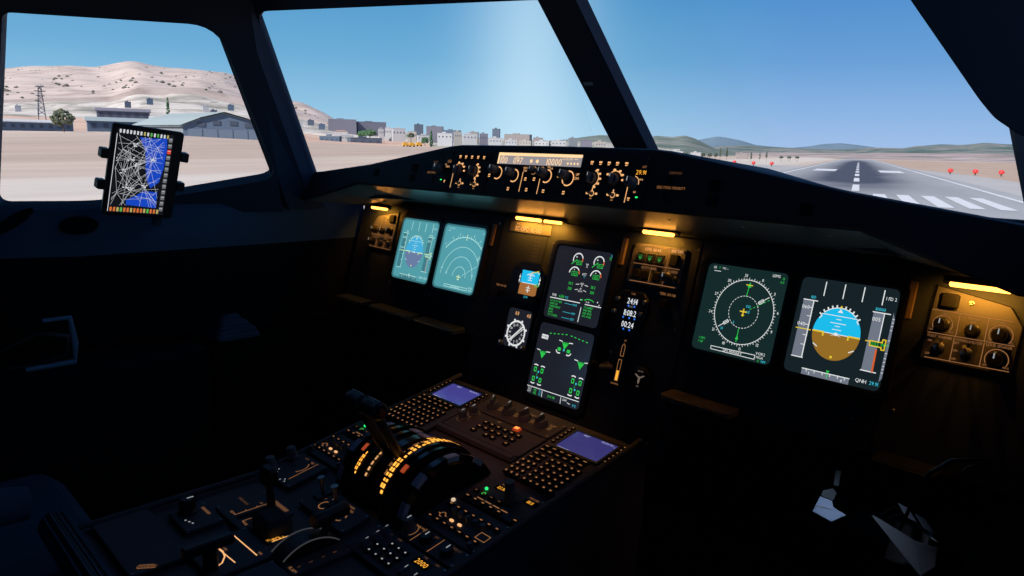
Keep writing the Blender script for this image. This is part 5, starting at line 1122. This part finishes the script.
# lighting, transponder, radar
t = ppanel('flood_light_panel', 'narrow panel with three dark knobs behind the right audio panel', 'control panel', .203, -.561, .148, .042)
for i, x in enumerate((-.073, -.018, .039)): inst('knob', knob_mesh(.0110, .012 if i else .024, mats=[KNOB if i == 0 else BLACK, WHITED]), t, T(x + (.006 if i == 0 else 0), -.002, .005))
for x in (-.041, .007): part('divider_line', MB().line([(0, -.020), (0, .018)], .0014), AMBD, t, T(x, 0, .0054))
for i, (x, s_) in enumerate(((-.054, 'MAIN PNL'), (-.008, 'AFT'), (.042, 'FLOOD LT'))): pleg(t, s_, x, .014, .0045, AMBF if i else AMBD)
part('dial_ring', MB().arc(0, 0, .0165, -40, 70, .0014), AMBD, t, T(-.067, -.002, .0054))
t = ppanel('transponder_panel', 'transponder keypad with bright amber 2000 digits on the right side', 'transponder', .178, -.622, .198, .072)
part('code_window', MB().rbox(0, 0, .040, .016, .001, 0, .0008, 1).txt('2000', 0, 0, .0105, 0, .001, sx=.95), [AMBB, MATTE], t, T(.050, .018, .005))
for k, y in enumerate((.031, .012, -.010)): inst('knob', blade_mesh(.0085, .014), t, T(-.066, y - .004, .005))
for a, x in enumerate((-.049, -.029, -.010, .009)):
    for b, y in enumerate((.015, -.002, -.019)):
        if (a, b) in ((0, 0),): continue
        inst('key', key_mesh(.0120, .0100, .004, ((0, 0, .0040, .0028),), lm=WHITED), t, T(x, y, .005))
for x, s_ in ((-.060, 'ATC 1'), (-.030, 'STBY'), (.045, 'FAIL'), (.075, 'ABV')): pleg(t, s_, x, .0315, .004, AMBF)
inst('knob', blade_mesh(.0105, .014), t, T(.050, -.016, .005)); inst('knob', blade_mesh(.0105, .014), t, T(.078, -.018, .005))
t = ppanel('weather_radar_panel', 'dark weather radar panel on the left with two tall grey knobs', 'control panel', -.232, -.590, .110, .092)
for y in (-.030, .018): inst('knob', shared(('rk',), lambda: MB().lathe([(.0125, 0), (.0125, .006), (.0105, .008), (.0100, .026), (.0085, .028)], 20).mesh('knob', [KNOB], True)), t, T(-.042, y, .005))
for x, y in ((-.030, -.040), (-.020, -.030), (-.028, -.022), (-.015, -.038), (.012, -.040), (.020, -.033), (.027, -.038)): part('dot_mark', MB().disc(0, 0, .0017), WHITED, t, T(x, y, .0054))
part('divider_line', MB().line([(0, -.034), (0, .034)], .0014), AMBD, t, T(.027, .006, .0054)); part('dial_ring', MB().arc(0, 0, .020, -50, 60, .0016), AMBD, t, T(.000, .010, .0054)); pleg(t, 'TILT', .014, .034, .0050); pleg(t, 'GAIN', -.012, .036, .0045, AMBF)
# centre: engine masters
t = ppanel('engine_start_panel', 'engine start panel behind the thrust levers with two chrome toggles and lit rings', 'control panel', -.035, -.614, .160, .062)
for x, y in ((-.058, .012), (-.008, .012)):
    part('toggle_guard', MB().rbox(0, 0, .026, .034, .003, 0, .004, bev=.001), BLACK, t, T(x, y, .005))
    part('toggle', MB().tube([(0, 0, 0), (0, .002, .022), (0, .003, .034)], [.003, .004, .0075], 12), METAL, t, T(x, y, .009), smooth=True, label='chrome engine master toggle')
for x in (-.024, .036): part('dial_ring', MB().arc(0, 0, .0105, 20, 330, .0020), AMBD, t, T(x, -.006, .0054)); pleg(t, 'ENG', x + .002, .016, .0050); pleg(t, '1' if x < 0 else '2', x - .016, .008, .006)
pleg(t, 'MASTER', .006, -.018, .0045); pleg(t, 'MODE NORM', .020, .024, .0042); part('legend', MB().line([(-.007, .004), (-.002, -.004), (.008, -.004)], .0018), AMBD, t, T(-.002, -.020, .0054))
# thrust levers and quadrant
tq = thing('thrust_lever_quadrant', 'dark domed thrust lever quadrant with glowing amber scales and twin levers', 'throttle quadrant', T(0, -.452, .515))
def wedge(x0, x1, r, a0, a1, m=0, n=28, r0=None):
    """solid disc sector about the x axis; angle 0 = forward, 90 = up"""
    mb = MB(); P = [(r * math.cos(math.radians(a0 + (a1 - a0) * i / n)), r * math.sin(math.radians(a0 + (a1 - a0) * i / n))) for i in range(n + 1)]
    Q = [(r0 * math.cos(math.radians(a0 + (a1 - a0) * i / n)), r0 * math.sin(math.radians(a0 + (a1 - a0) * i / n))) for i in range(n + 1)][::-1] if r0 else [(0, 0)]
    P = P + Q; k = len(P); mb.add([(x, y, z) for x in (x0, x1) for y, z in P], [(i, (i + 1) % k, k + (i + 1) % k, k + i) for i in range(k)], m)
    if r0:
        for x_ in (0, k): mb.add([(x0 if x_ == 0 else x1, y, z) for y, z in P], [(i, i + 1, k - 2 - i, k - 1 - i) for i in range(n)], m)
    else: mb.add([(x0, y, z) for y, z in P], [tuple(range(k))], m); mb.add([(x1, y, z) for y, z in P], [tuple(reversed(range(k)))], m)
    return mb
part('dome', wedge(-.076, .076, .112, 5, 190), BLACK, tq, smooth=True)
for x0, x1, r in ((-.074, -.062, .121), (-.046, -.036, .119), (-.010, .010, .121), (.052, .058, .123), (.062, .074, .119)): part('rib', wedge(x0, x1, r, 15, 175, r0=.105), GLOSS, tq, smooth=True)
def scale(x0, x1, r, a0, a1, nums, m, name='lit_scale'):
    mb = MB(); rs = random.Random(nums)
    n = nums
    for i in range(n):
        a = math.radians(a0 + (a1 - a0) * (i + .5) / n); da = abs(math.radians(a1 - a0)) / n * rs.uniform(.25, .42)
        for u0, u1 in ((x0 + (x1 - x0) * rs.uniform(0, .1), x0 + (x1 - x0) * rs.uniform(.3, .42)), (x0 + (x1 - x0) * rs.uniform(.48, .58), x0 + (x1 - x0) * rs.uniform(.8, 1)))[rs.choice((0, 0, 0, 1)):]:
            mb.add([(u, (r) * math.cos(b), (r) * math.sin(b)) for u, b in ((u0, a - da), (u1, a - da), (u1, a + da), (u0, a + da))], [(0, 1, 2, 3)], 0)
    part(name, mb, m, tq)
SCB = mat('scale_glow', (0.05, 0.03, 0.01), .5, emit=(1.0, .40, .05), es=1.7)
scale(.034, .050, .1235, 42, 155, 22, SCB); scale(.017, .024, .1165, 60, 140, 10, AMBD)
scale(-.060, -.050, .1205, 128, 152, 6, SCB); scale(-.028, -.022, .1165, 120, 150, 5, AMB); scale(.012, .030, .119, 58, 82, 4, SCB)
for x in (-.072, .060): part('red_mark', wedge(x, x + .008, .1225, 122, 130, r0=.119), mat('dim_red', (.1, .02, .01), .4, emit=(.7, .10, .03), es=.5), tq)
for s in (-1, 1):
    arm = MB(); d = Vector((0, -.113, .213)); arm.tube([(s * .024, -.01, .03), (s * .026, d.y * .55, d.z * .55), (s * .028, d.y * .9, d.z * .9)], [.011, .010, .009], 10)
    l = part('thrust_lever', arm, BLACK, tq, smooth=True)
    g = MB(); g.M = T(s * .027, d.y, d.z) @ Ry(90); g.lathe([(.0125, -.0245), (.0165, -.021), (.0175, -.006), (.0165, .010), (.0175, .020), (.0125, .0245)], 22)
    part('grip', g, BLACK, l, smooth=True); part('grip_trim', MB().tube([(s * .027 - .020, d.y + .002, d.z + .0172), (s * .027 + .020, d.y + .002, d.z + .0172)], .0016, 6), METAL, l)
    part('red_button', MB().lathe([(.007, 0), (.007, .004), (.005, .005)], 14), mat('button_red', (.35, .03, .02), .4), l, T(s * .0515, d.y, d.z) @ Ry(90 * s), smooth=True)
for i, (px_, y, z) in enumerate(((-.028, -.030 + .052, .118), (.004, -.030 + .050, .118))):
    part('index_plate', MB().rbox(0, 0, .024, .020, .002, 0, .003, bev=.001), PALE, tq, T(px_, y, z) @ Rx(-18), label='pale index plate catching screen light')
# trim wheels
for s in (-1, 1):
    w = part('trim_wheel', wedge(s * .096, s * .111, .115, 0, 360, n=56, r0=.099), GLOSS, tq, smooth=True, label='glossy black trim wheel with pale marks')
    part('wheel_web', wedge(s * .099, s * .107, .102, 0, 360, n=48), MATTE, w, smooth=True)
    for a in (-60, -20, 12, 46, 80, 121, 151, 190, 230):
        part('pale_mark', wedge(s * .0975, s * .1125, .1158, a, a + 14, n=5, r0=.1055), mat('pale_mark_paint', (.50, .56, .70), .5), w)
# speedbrake, flaps, parking brake
t = ppanel('speedbrake_panel', 'speedbrake panel left with long lit scale lines either side of a slot', 'lever panel', -.140, -.722, .120, .100, dz=.001)
part('slot', MB().rbox(0, 0, .012, .076, .004, 0, .0006), MATTE, t, T(.010, .0, .005))
for x in (-.006, .026): part('scale_line', MB().line([(0, -.034), (0, .032)], .0016).line([(0, -.034), (-.006 if x < 0 else .006, -.034)], .0016).line([(0, -.012), (-.005 if x < 0 else .005, -.012)], .0016).line([(0, .010), (-.005 if x < 0 else .005, .010)], .0016).line([(0, .032), (-.006 if x < 0 else .006, .032)], .0016), AMBD, t, T(x, 0, .0054))
for x, y, s_ in ((-.018, -.034, 'RET'), (.038, -.018, '1/2'), (.040, -.034, 'FULL'), (-.016, .022, 'O'), (.042, .018, 'O')): pleg(t, s_, x, y, .0055)
part('lit_bar', MB().line([(-.024, 0), (.026, 0)], .0085), AMBF, t, T(.018, .043, .0054)); pleg(t, 'SPEED BRAKE', -.046, .000, .0050, AMBF)
part('lever', MB().tube([(.010, .030, 0), (.012, .026, .060)], [.009, .006], 10), BLACK, t, smooth=True); part('grip', MB().rbox(.012, .026, .040, .024, .008, .056, .088, bev=.006), BLACK, t, label='black speedbrake lever head')
t = ppanel('rudder_trim_panel', 'rudder trim panel at the left rear with dark round knob and small dots', 'control panel', -.187, -.812, .090, .068)
inst('knob', knob_mesh(.014, .028, mats=[BLACK, WHITED]), t, T(-.026, -.005, .005)); part('lit_bar', MB().line([(0, -.016), (0, .016)], .006), AMBF, t, T(-.014 + .004, .022, .0054) @ Rz(90))
for x in (.005, .015, .024): part('dot_mark', MB().disc(0, 0, .0020), WHITED, t, T(x - .003, -.021 + x * .3, .0054))
t = ppanel('flap_lever_panel', 'flap panel with curved dark dome, T-shaped lever and faint arc scales', 'lever panel', .050, -.715, .110, .110, dz=.001)
p = MB(); p.M = T(0, 0, -.050); w = wedge(-.018, .018, .080, 35, 145, n=24); p.add(w.v, w.f); part('dome', p, BLACK, t, T(0, -.002, .0), smooth=True)
for x in (-.021, .021): mb = wedge(x - .0008, x + .0008, .082, 50, 130, n=20, r0=.0800); part('scale_arc', mb, mat('faint_white', (.1, .1, .1), .5, emit=(.3, .3, .34), es=.12, sample=False), t, T(0, -.002, -.050))
part('lever', MB().tube([(0, .020, .0), (-.004, .045, .040)], [.007, .006], 10), BLACK, t, smooth=True)
g = MB(); g.M = T(-.008, .050, .048) @ Rz(8) @ Rx(90); g.lathe([(.012, -.035), (.014, -.028), (.012, 0), (.014, .028), (.012, .035)], 16); part('grip', g, BLACK, t, smooth=True, label='black flap lever head')
for x, y, s_ in ((.076 - .036, .030, '0'), (.040, .008, '1'), (.040, -.014, '2'), (.040, -.036, '3')): pleg(t, s_, x, y, .0060, AMBF)
part('legend', MB().txt('FLAPS', 0, 0, .0060, 0), AMBD, t, T(.072 - .030, -.048, .0054))
t = ppanel('parking_brake_panel', 'parking brake panel with amber curved arrow, long lines and a raised bar handle', 'lever panel', -.030, -.815, .120, .110)
for a, b in (((-.050, .026), (.042, .028)), ((-.016, -.011), (.039, -.008))): part('lit_line', MB().line([a, b], .0022), AMB, t, T(0, 0, .0054))
pts = [(-.034, -.012), (-.008, -.009), (.010, -.013), (.026, -.024), (.034, -.040), (.035, -.046)]
part('curved_arrow', MB().line(pts, .0026).disc(.035, -.047, .0035), AMB, t, T(0, 0, .0054)); pleg(t, 'PARK BRK', -.018, -.003, .0042, AMBD); pleg(t, 'ON', .040, .035, .0050)
part('stem', MB().tube([(.030, -.044, 0), (.030, -.044, .044)], .012, 14), BLACK, t, smooth=True); part('handle', MB().rbox(.030, -.046, .018, .082, .004, .040, .056, bev=.003), BLACK, t, label='long black bar handle')
t = ppanel('gear_extension_block', 'plain dark raised block with rounded top beside the amber warning label', 'block', -.047, -.728, .078, .058)
part('block', MB().rbox(-.006, 0, .066, .050, .008, 0, .034, bev=.009), PANEL, t); part('lit_bar', MB().line([(0, -.020), (0, .022)], .0020), AMB, t, T(.0365, -.001, .0054)); part('legend', MB().txt('PULL', 0, 0, .0075, 0), AMBB, t, T(.034, -.006, .0310 - .0254) @ Rz(90)); part('legend', MB().txt('TURN', 0, 0, .0060, 0), AMBB, t, T(.028, -.016, .0056) @ Rz(90))
t = ppanel('door_lock_panel', 'plain dark cover panel at the rear left of the pedestal with a short amber label', 'control panel', -.175, -.915, .225, .095)
part('legend', MB().txt('COCKPIT', 0, 0, .0052, 0).line([(-.014, -.0045), (.014, -.0045)], .0014).line([(-.014, .0050), (.010, .0050)], .0014), AMBD, t, T(.100, -.018, .0054) @ Rz(55))
t = ppanel('blank_panel', 'plain dark blank panel at the rear right of the pedestal', 'panel', .160, -.865, .235, .185)
solo('ribbed_roll', MB().tube([(-.305, -1.015, .520), (.29, -1.015, .520)], .024, 14), BLACK, 'dark ribbed roll lying across the rear edge of the pedestal', 'roll', T(0, 0, .006), smooth=True)
o = bpy.data.objects['ribbed_roll']
for k in range(14):
    a = 2 * PI * k / 14; part('rib', MB().tube([(-.300, -1.015 + .0245 * math.cos(a), .520 + .0245 * math.sin(a)), (.285, -1.015 + .0245 * math.cos(a), .520 + .0245 * math.sin(a))], .0022, 5), LINING, o)

# ================================================================ TABLET ON THE LEFT WINDOW
Cn = CAMP + ray(144.1, 173.0) * 2.12
Mt = orient(Cn, (.975, .055, -.214), x=(-.081, .990, -.112)) @ Matrix.Scale(2.12 / 2.29, 4)
t = thing('tablet', 'black tablet showing a blue and black airway map, mounted at the left side window', 'tablet', Mt)
part('body', MB().rbox(0, 0, .188, .250, .010, -.010, 0, bev=.002), BLACK, t, smooth=False)
mb = MB(); mb.poly(rrect(-.008, -.001, .148, .230, .001), 0, .0006)
BLM = 1
def chart(mb):
    W2, H2 = .074, .115; ox, oy = -.008, -.001
    blue = [(.010, .098), (.052, .104), (.056, .070), (.054, .020), (.046, -.022), (.026, -.040), (.014, -.020), (.006, .015), (.000, .060), (-.020, .098)]
    mb.poly([(x + ox + .004, y + oy) for x, y in blue], 1, .0008); mb.poly([(x + ox, y + oy) for x, y in [(-.030, -.078), (-.008, -.066), (.012, -.050), (.050, -.050), (.052, -.096), (-.028, -.092)]], 1, .0008)
    rnd = random.Random(11); hubs = [(-.022, .078), (-.030, .035), (-.012, .020), (-.048, .000), (-.035, -.040), (-.020, -.050), (.012, -.038), (.028, .040), (.004, .068), (.034, .075), (.025, .010), (-.055, .060), (-.056, -.060), (.030, -.070)]
    for i, a in enumerate(hubs):
        for k in range(9):
            an = rnd.uniform(0, 2 * PI); l = rnd.uniform(.02, .085); b = (a[0] + l * math.cos(an), a[1] + l * math.sin(an))
            b = (max(-.068, min(.052, b[0])), max(-.094, min(.100, b[1]))); mb.line([(a[0] + ox, a[1] + oy), (b[0] + ox, b[1] + oy)], .0006, 2, .0011)
        if i < 8:
            for k in range(5): mb.rbox(a[0] + ox + rnd.uniform(-.007, .007), a[1] + oy + rnd.uniform(-.007, .007), .004, .003, .0005, .0011, .0013, 2, n=1)
    for k in range(15): mb.rbox(-.066 + k * .0088 + ox, .108 + oy, .0048, .010, .001, .0009, .0011, (5, 2, 4, 2, 4, 2, 2)[k % 7] if k > 6 else 2, n=1); 
    for k in range(15): mb.rbox(-.066 + k * .0088 + ox, -.106 + oy, .0056, .012, .001, .0009, .0011, (3, 3, 5, 4, 3, 3, 5, 3)[k % 8], n=1)
    for k in range(13): mb.rbox(.066 + ox, .100 - k * .0165 + oy, .010, .012, .001, .0009, .0011, 6 if k != 2 else 7, n=1); mb.line([(.062 + ox, .102 - k * .0165 + oy), (.070 + ox, .102 - k * .0165 + oy)], .0012, 2, .0013)
    mb.line([(-.0735 + ox, .10 + oy), (-.0735 + ox, -.112 + oy)], .0016, 2, .0011)
chart(mb)
part('screen', mb, [mat('chart_black', (.01, .01, .01), .15, emit=(.006, .007, .010), sample=False), mat('chart_blue', (0, 0, 0), .3, emit=(.008, .060, .52), sample=False), mat('chart_white', (0, 0, 0), .3, emit=(.62, .64, .68), sample=False), mat('chart_orange', (0, 0, 0), .3, emit=(.62, .16, .04), sample=False), mat('chart_green', (0, 0, 0), .3, emit=(.10, .42, .08), sample=False), mat('chart_yellow', (0, 0, 0), .3, emit=(.45, .38, .12), sample=False), mat('chart_grey', (0, 0, 0), .3, emit=(.14, .15, .16), sample=False), mat('chart_red', (0, 0, 0), .3, emit=(.75, .06, .03), sample=False)], t)
mt = thing('tablet_mount', 'black clamp arms and suction mount behind the tablet', 'mount', Mt)
mb = MB(); mb.rbox(0, -.01, .12, .16, .01, -.022, -.012, bev=.002); part('back_plate', mb, BLACK, mt)
for x, y in ((-.104, .042), (-.104, -.042), (.104, .055), (.104, -.030)): part('clamp', MB().rbox(x, y, .022, .026, .004, -.020, .004, bev=.002), BLACK, mt)
part('arm', MB().tube([(.05, -.06, -.018), (.07, -.11, -.03), (.072, -.150, -.05)], .007, 10), BLACK, mt, smooth=True); part('foot', MB().rbox(.072, -.142, .020, .034, .003, -.055, -.03, bev=.002), RIM, mt)

# ================================================================ SIDE LEDGE AND CONSOLE ITEMS
for s in (-1,):
    G = MIR if s > 0 else Matrix()
    sd_ = 'left' if s < 0 else 'right'
    # dark caps on the sloping ledge stand in for the shade of its recesses
    for base, ax, rx, ry, nm in (((-1.042, -.762, .974), (-.37, -.93, 0), .040, .026, 'dark cap as the shade of the oval cup recess in the left ledge, nearest the tablet'), ((-1.106, -.893, .985), (.29, -.84, -.50), .052, .015, 'dark cap as the shade of the long slot recess in the left ledge, furthest left')):
        Mr = orient(base, (.611, -.244, .753), x=ax)
        ring_ = MB(); P = [(rx * math.cos(2 * PI * i / 24), ry * math.sin(2 * PI * i / 24)) for i in range(24)]; Q = [(1.14 * a, 1.2 * b) for a, b in P]
        V = [(a, b, .001) for a, b in Q] + [(a, b, .006) for a, b in [(1.07 * c, 1.1 * d) for c, d in P]] + [(a, b, .002) for a, b in P] + [(.8 * a, .8 * b, -.004) for a, b in P]
        ring_.add(V, [(k * 24 + i, k * 24 + (i + 1) % 24, (k + 1) * 24 + (i + 1) % 24, (k + 1) * 24 + i) for k in range(3) for i in range(24)] + []).add([(a * .97, b * .97, .0035) for a, b in P], [tuple(range(24))])
        solo('recess_shade', ring_, MATTE, nm, 'recess', G @ Mr, smooth=True)
# left sidestick with its rubber boot
def sidestick(x, lab):
    t = thing('sidestick', lab, 'sidestick', T(x, -.40, .64))
    mb = MB()
    for k, (w, z) in enumerate(((.085, 0), (.078, .012), (.066, .020), (.058, .030), (.046, .036), (.036, .048))): mb.rbox(0, 0, w * 2, w * 1.5, .012, z - .004, z + .010, bev=.004)
    part('rubber_boot', mb, LINING, t, label='stepped grey rubber boot'); part('stick', MB().tube([(0, 0, .05), (.0, .005, .12), (.0, .012, .19)], [.012, .016, .020], 12), MATTE, t, smooth=True)
    part('grip_head', MB().tube([(0, .005, .185), (0, .022, .215), (0, .035, .225)], [.022, .024, .014], 14), MATTE, t, smooth=True)
sidestick(-1.01 + .0, 'black left sidestick on a stepped grey rubber boot, left console')
t = thing('tiller_housing', 'blue-edged square bracket around a dark hand wheel at the far left', 'housing', T(-.90, -.88, .70))
part('bracket', MB().tube([(0, -.01, .066), (0, .047, .066), (0, .054, .0), (0, .050, -.046), (0, -.055, -.048)], [.005, .007, .008, .008, .006], 8), mat('bracket_blue', (.20, .34, .50), .4), t)
part('hand_wheel', MB().tube([(-.02, -.10, .0), (-.01, -.02, .035), (0, .038, .02), (0, .035, -.025), (-.01, -.03, -.04), (-.02, -.10, -.045)], .010, 10), BLACK, t, smooth=True)
part('base', MB().box(-.06, .0, -.12, .03, -.06, -.048, bev=.004), DARKSH, t)
# seat on the left
t = thing('pilot_seat', 'dark blue padded left pilot seat, only its right edge showing bottom left', 'seat', T(-.62, -1.14, 0))
part('base', MB().box(-.20, .20, -.20, .20, 0, .30, bev=.02), MATTE, t); part('cushion', MB().rbox(0, 0, .46, .48, .06, .30, .42, bev=.03), LINING, t, smooth=True)
b = MB(); b.M = T(0, -.24, .42) @ Rx(-12); b.rbox(0, 0, .44, .10, .04, 0, .62, bev=.03); part('backrest', b, LINING, t, smooth=True)
part('armrest', MB().tube([(.25, -.20, .56), (.25, .02, .56), (.25, .10, .55)], [.034, .038, .03], 12), LINING, t, smooth=True)
# rudder pedals
for s, nm in ((1, 'right'), (-1, 'left')):
    t = thing('rudder_pedals', '%s pilot rudder pedals in the dark footwell under the instrument panel' % nm, 'pedals', T(.50 * s, .58, 0))
    part('housing', MB().box(-.07, .07, .02, .16, 0, .26, bev=.015), MATTE, t)
    for k in (-1, 1):
        p = MB(); p.M = T(k * .10 - .0, 0, .27) @ Rx(62); p.rbox(0, 0, .085, .10, .008, 0, .012, bev=.003); pd = part('pedal', p, METAL if False else BLACK, t)
        part('pedal_arm', MB().tube([(k * .10, .03, .25), (k * .06, .08, .12)], .010, 8), MATTE, t)
pl = thing('pedal_plate', 'bright blue-white folded metal foot plate, lower right in the dark footwell', 'plate', orient((.546, .2, .478), (.25, -.80, .55), x=(1, 0, .2)))
part('plate', MB().prism([(-.026, -.014), (.012, -.026), (.038, -.006), (.012, .004), (.008, .016), (-.016, .020)], 0, .004, bev=.001), mat('plate_blue_white', (.55, .68, .92), .45), pl)
part('ridge', MB().box(-.022, .012, -.002, .001, .004, .006), PALE, pl); part('upper_flap', MB().prism([(-.014, .022), (.010, .018), (.014, .034), (.006, .042), (-.012, .034)], -.002, .002), RIM, pl)
part('upright', MB().box(.006, .016, .050, .082, -.003, 0), RIM, pl)
# document pocket with cables and tags
t = thing('document_pocket', 'pale grey open document pocket holding black cables, bottom right', 'pocket', T(.633, .2, .497))
part('side', MB().add([(0, 0, 0), (.085, -.005, -.020), (.098, .01, -.092), (.060, .01, -.06)], [(0, 1, 2, 3)]).add([(0, .004, 0), (.085, -.001, -.020), (.098, .014, -.092), (.060, .014, -.06)], [(3, 2, 1, 0)]), mat('pocket_grey', (.40, .42, .46), .8), t)
part('front', MB().add([(.085, -.005, -.020), (.122, .0, -.020), (.120, .01, -.062), (.098, .01, -.092)], [(0, 1, 2, 3)]).add([(.085, .000, -.020), (.122, .005, -.020), (.120, .015, -.062), (.098, .015, -.092)], [(3, 2, 1, 0)]), mat('pocket_front', (.55, .57, .62), .8), t)
for i, pts in enumerate(([(.01, .02, -.005), (.03, .03, .020), (.06, .03, .012), (.10, .02, -.010), (.12, .01, -.012)], [(.02, .03, -.01), (.05, .03, .014), (.08, .03, .006), (.115, .02, -.018)])):
    solo('coiled_cable', MB().tube(pts, .0022, 8), GLOSS, ['upper thin black cable looping out of the grey pocket', 'lower thin black cable lying in the grey pocket'][i], 'cable', T(.633, .2, .497), smooth=True)
for i, (x, z) in enumerate(((.030, .036), (.062, .026))):
    solo('paper_tag', MB().prism([(0, 0), (.020, -.004), (.038, -.026), (.018, -.022)], 0, .001), PALE, ['left pale grey tag above the document pocket', 'right pale grey tag above the document pocket'][i], 'tag', orient((.645 + x, .21, .500 + z), (0, -1, 0), x=(1, 0, 0)))
t = thing('curved_handle', 'glossy black curved handle at the lower right, catching a small orange glint', 'handle', T(.87, -.30, .82))
part('arch', MB().tube([(-.035, .0, -.09), (-.022, 0, -.035), (-.010, 0, -.004), (.012, -.002, .020), (.045, -.004, .034)], [.002, .0025, .003, .003, .0025], 12), GLOSS, t, smooth=True)
part('inner_arch', MB().tube([(.020, 0, -.020), (.018, 0, -.004), (.030, -.002, .018), (.052, -.004, .032)], .0018, 8), GLOSS, t, smooth=True)
# sun visor at the right windshield
v1 = [Vector(p) for p in ((.846, -.5, 1.342), (.918, -.5, 1.244), (.950, -.5, 1.218))]
t = thing('sun_visor', 'dark hanging sun visor filling the top right corner of the right window', 'visor', orient((.90, -.5, 1.35), (-.1, -1, 0), x=(1, 0, 0)))
P = [(-.200, .185), (-.056, -.010), (.012, -.100), (.026, -.116), (.052, -.134), (.20, -.150), (.24, .30), (-.20, .30)]
part('visor_panel', MB().prism(roundpoly(P, [.02, .01, .006, .006, .01, .05, .05, .05]), -.006, 0, bev=.002), SHELL, t)
part('hinge_rail', MB().tube([(-.18, .29, .004), (.22, .29, .004)], .008, 10), BLACK, t)

# ================================================================ ADDED INTERIOR LAMPS
def added_lamp(name, label, P, aim, energy, col, ang, r=.016):
    P = Vector(P); z = (P - Vector(aim)).normalized(); M = orient(P, z, x=(1, 0, 0))
    t = thing(name, label, 'lamp', M)
    part('housing', MB().lathe([(r, .020), (r * 1.1, .0), (r * .9, -.002)], 16, cap=True), BLACK, t, T(0, 0, .004), smooth=True)
    l = bpy.data.lights.new('flood', 'SPOT'); l.energy = energy; l.color = col; l.spot_size = math.radians(ang); l.spot_blend = 1.0; l.shadow_soft_size = .004
    link('flood', l, T(0, 0, -.006), t)
added_lamp('added_flood_lamp', 'added small black flood lamp, out of view overhead, above and behind the pedestal', (.06, -.75, 1.56), (.03, -.25, .60), 5.0, (1.0, .36, .20), 27)  # added lamp out of view, warms the front of the pedestal
added_lamp('added_footwell_lamp', 'added small black lamp under the right of the instrument panel, above the footwell', (.50, .02, .68), (.605, .2, .475), .9, (.60, .74, 1.0), 50, .012)  # added lamp, brightens the foot plate and document pocket
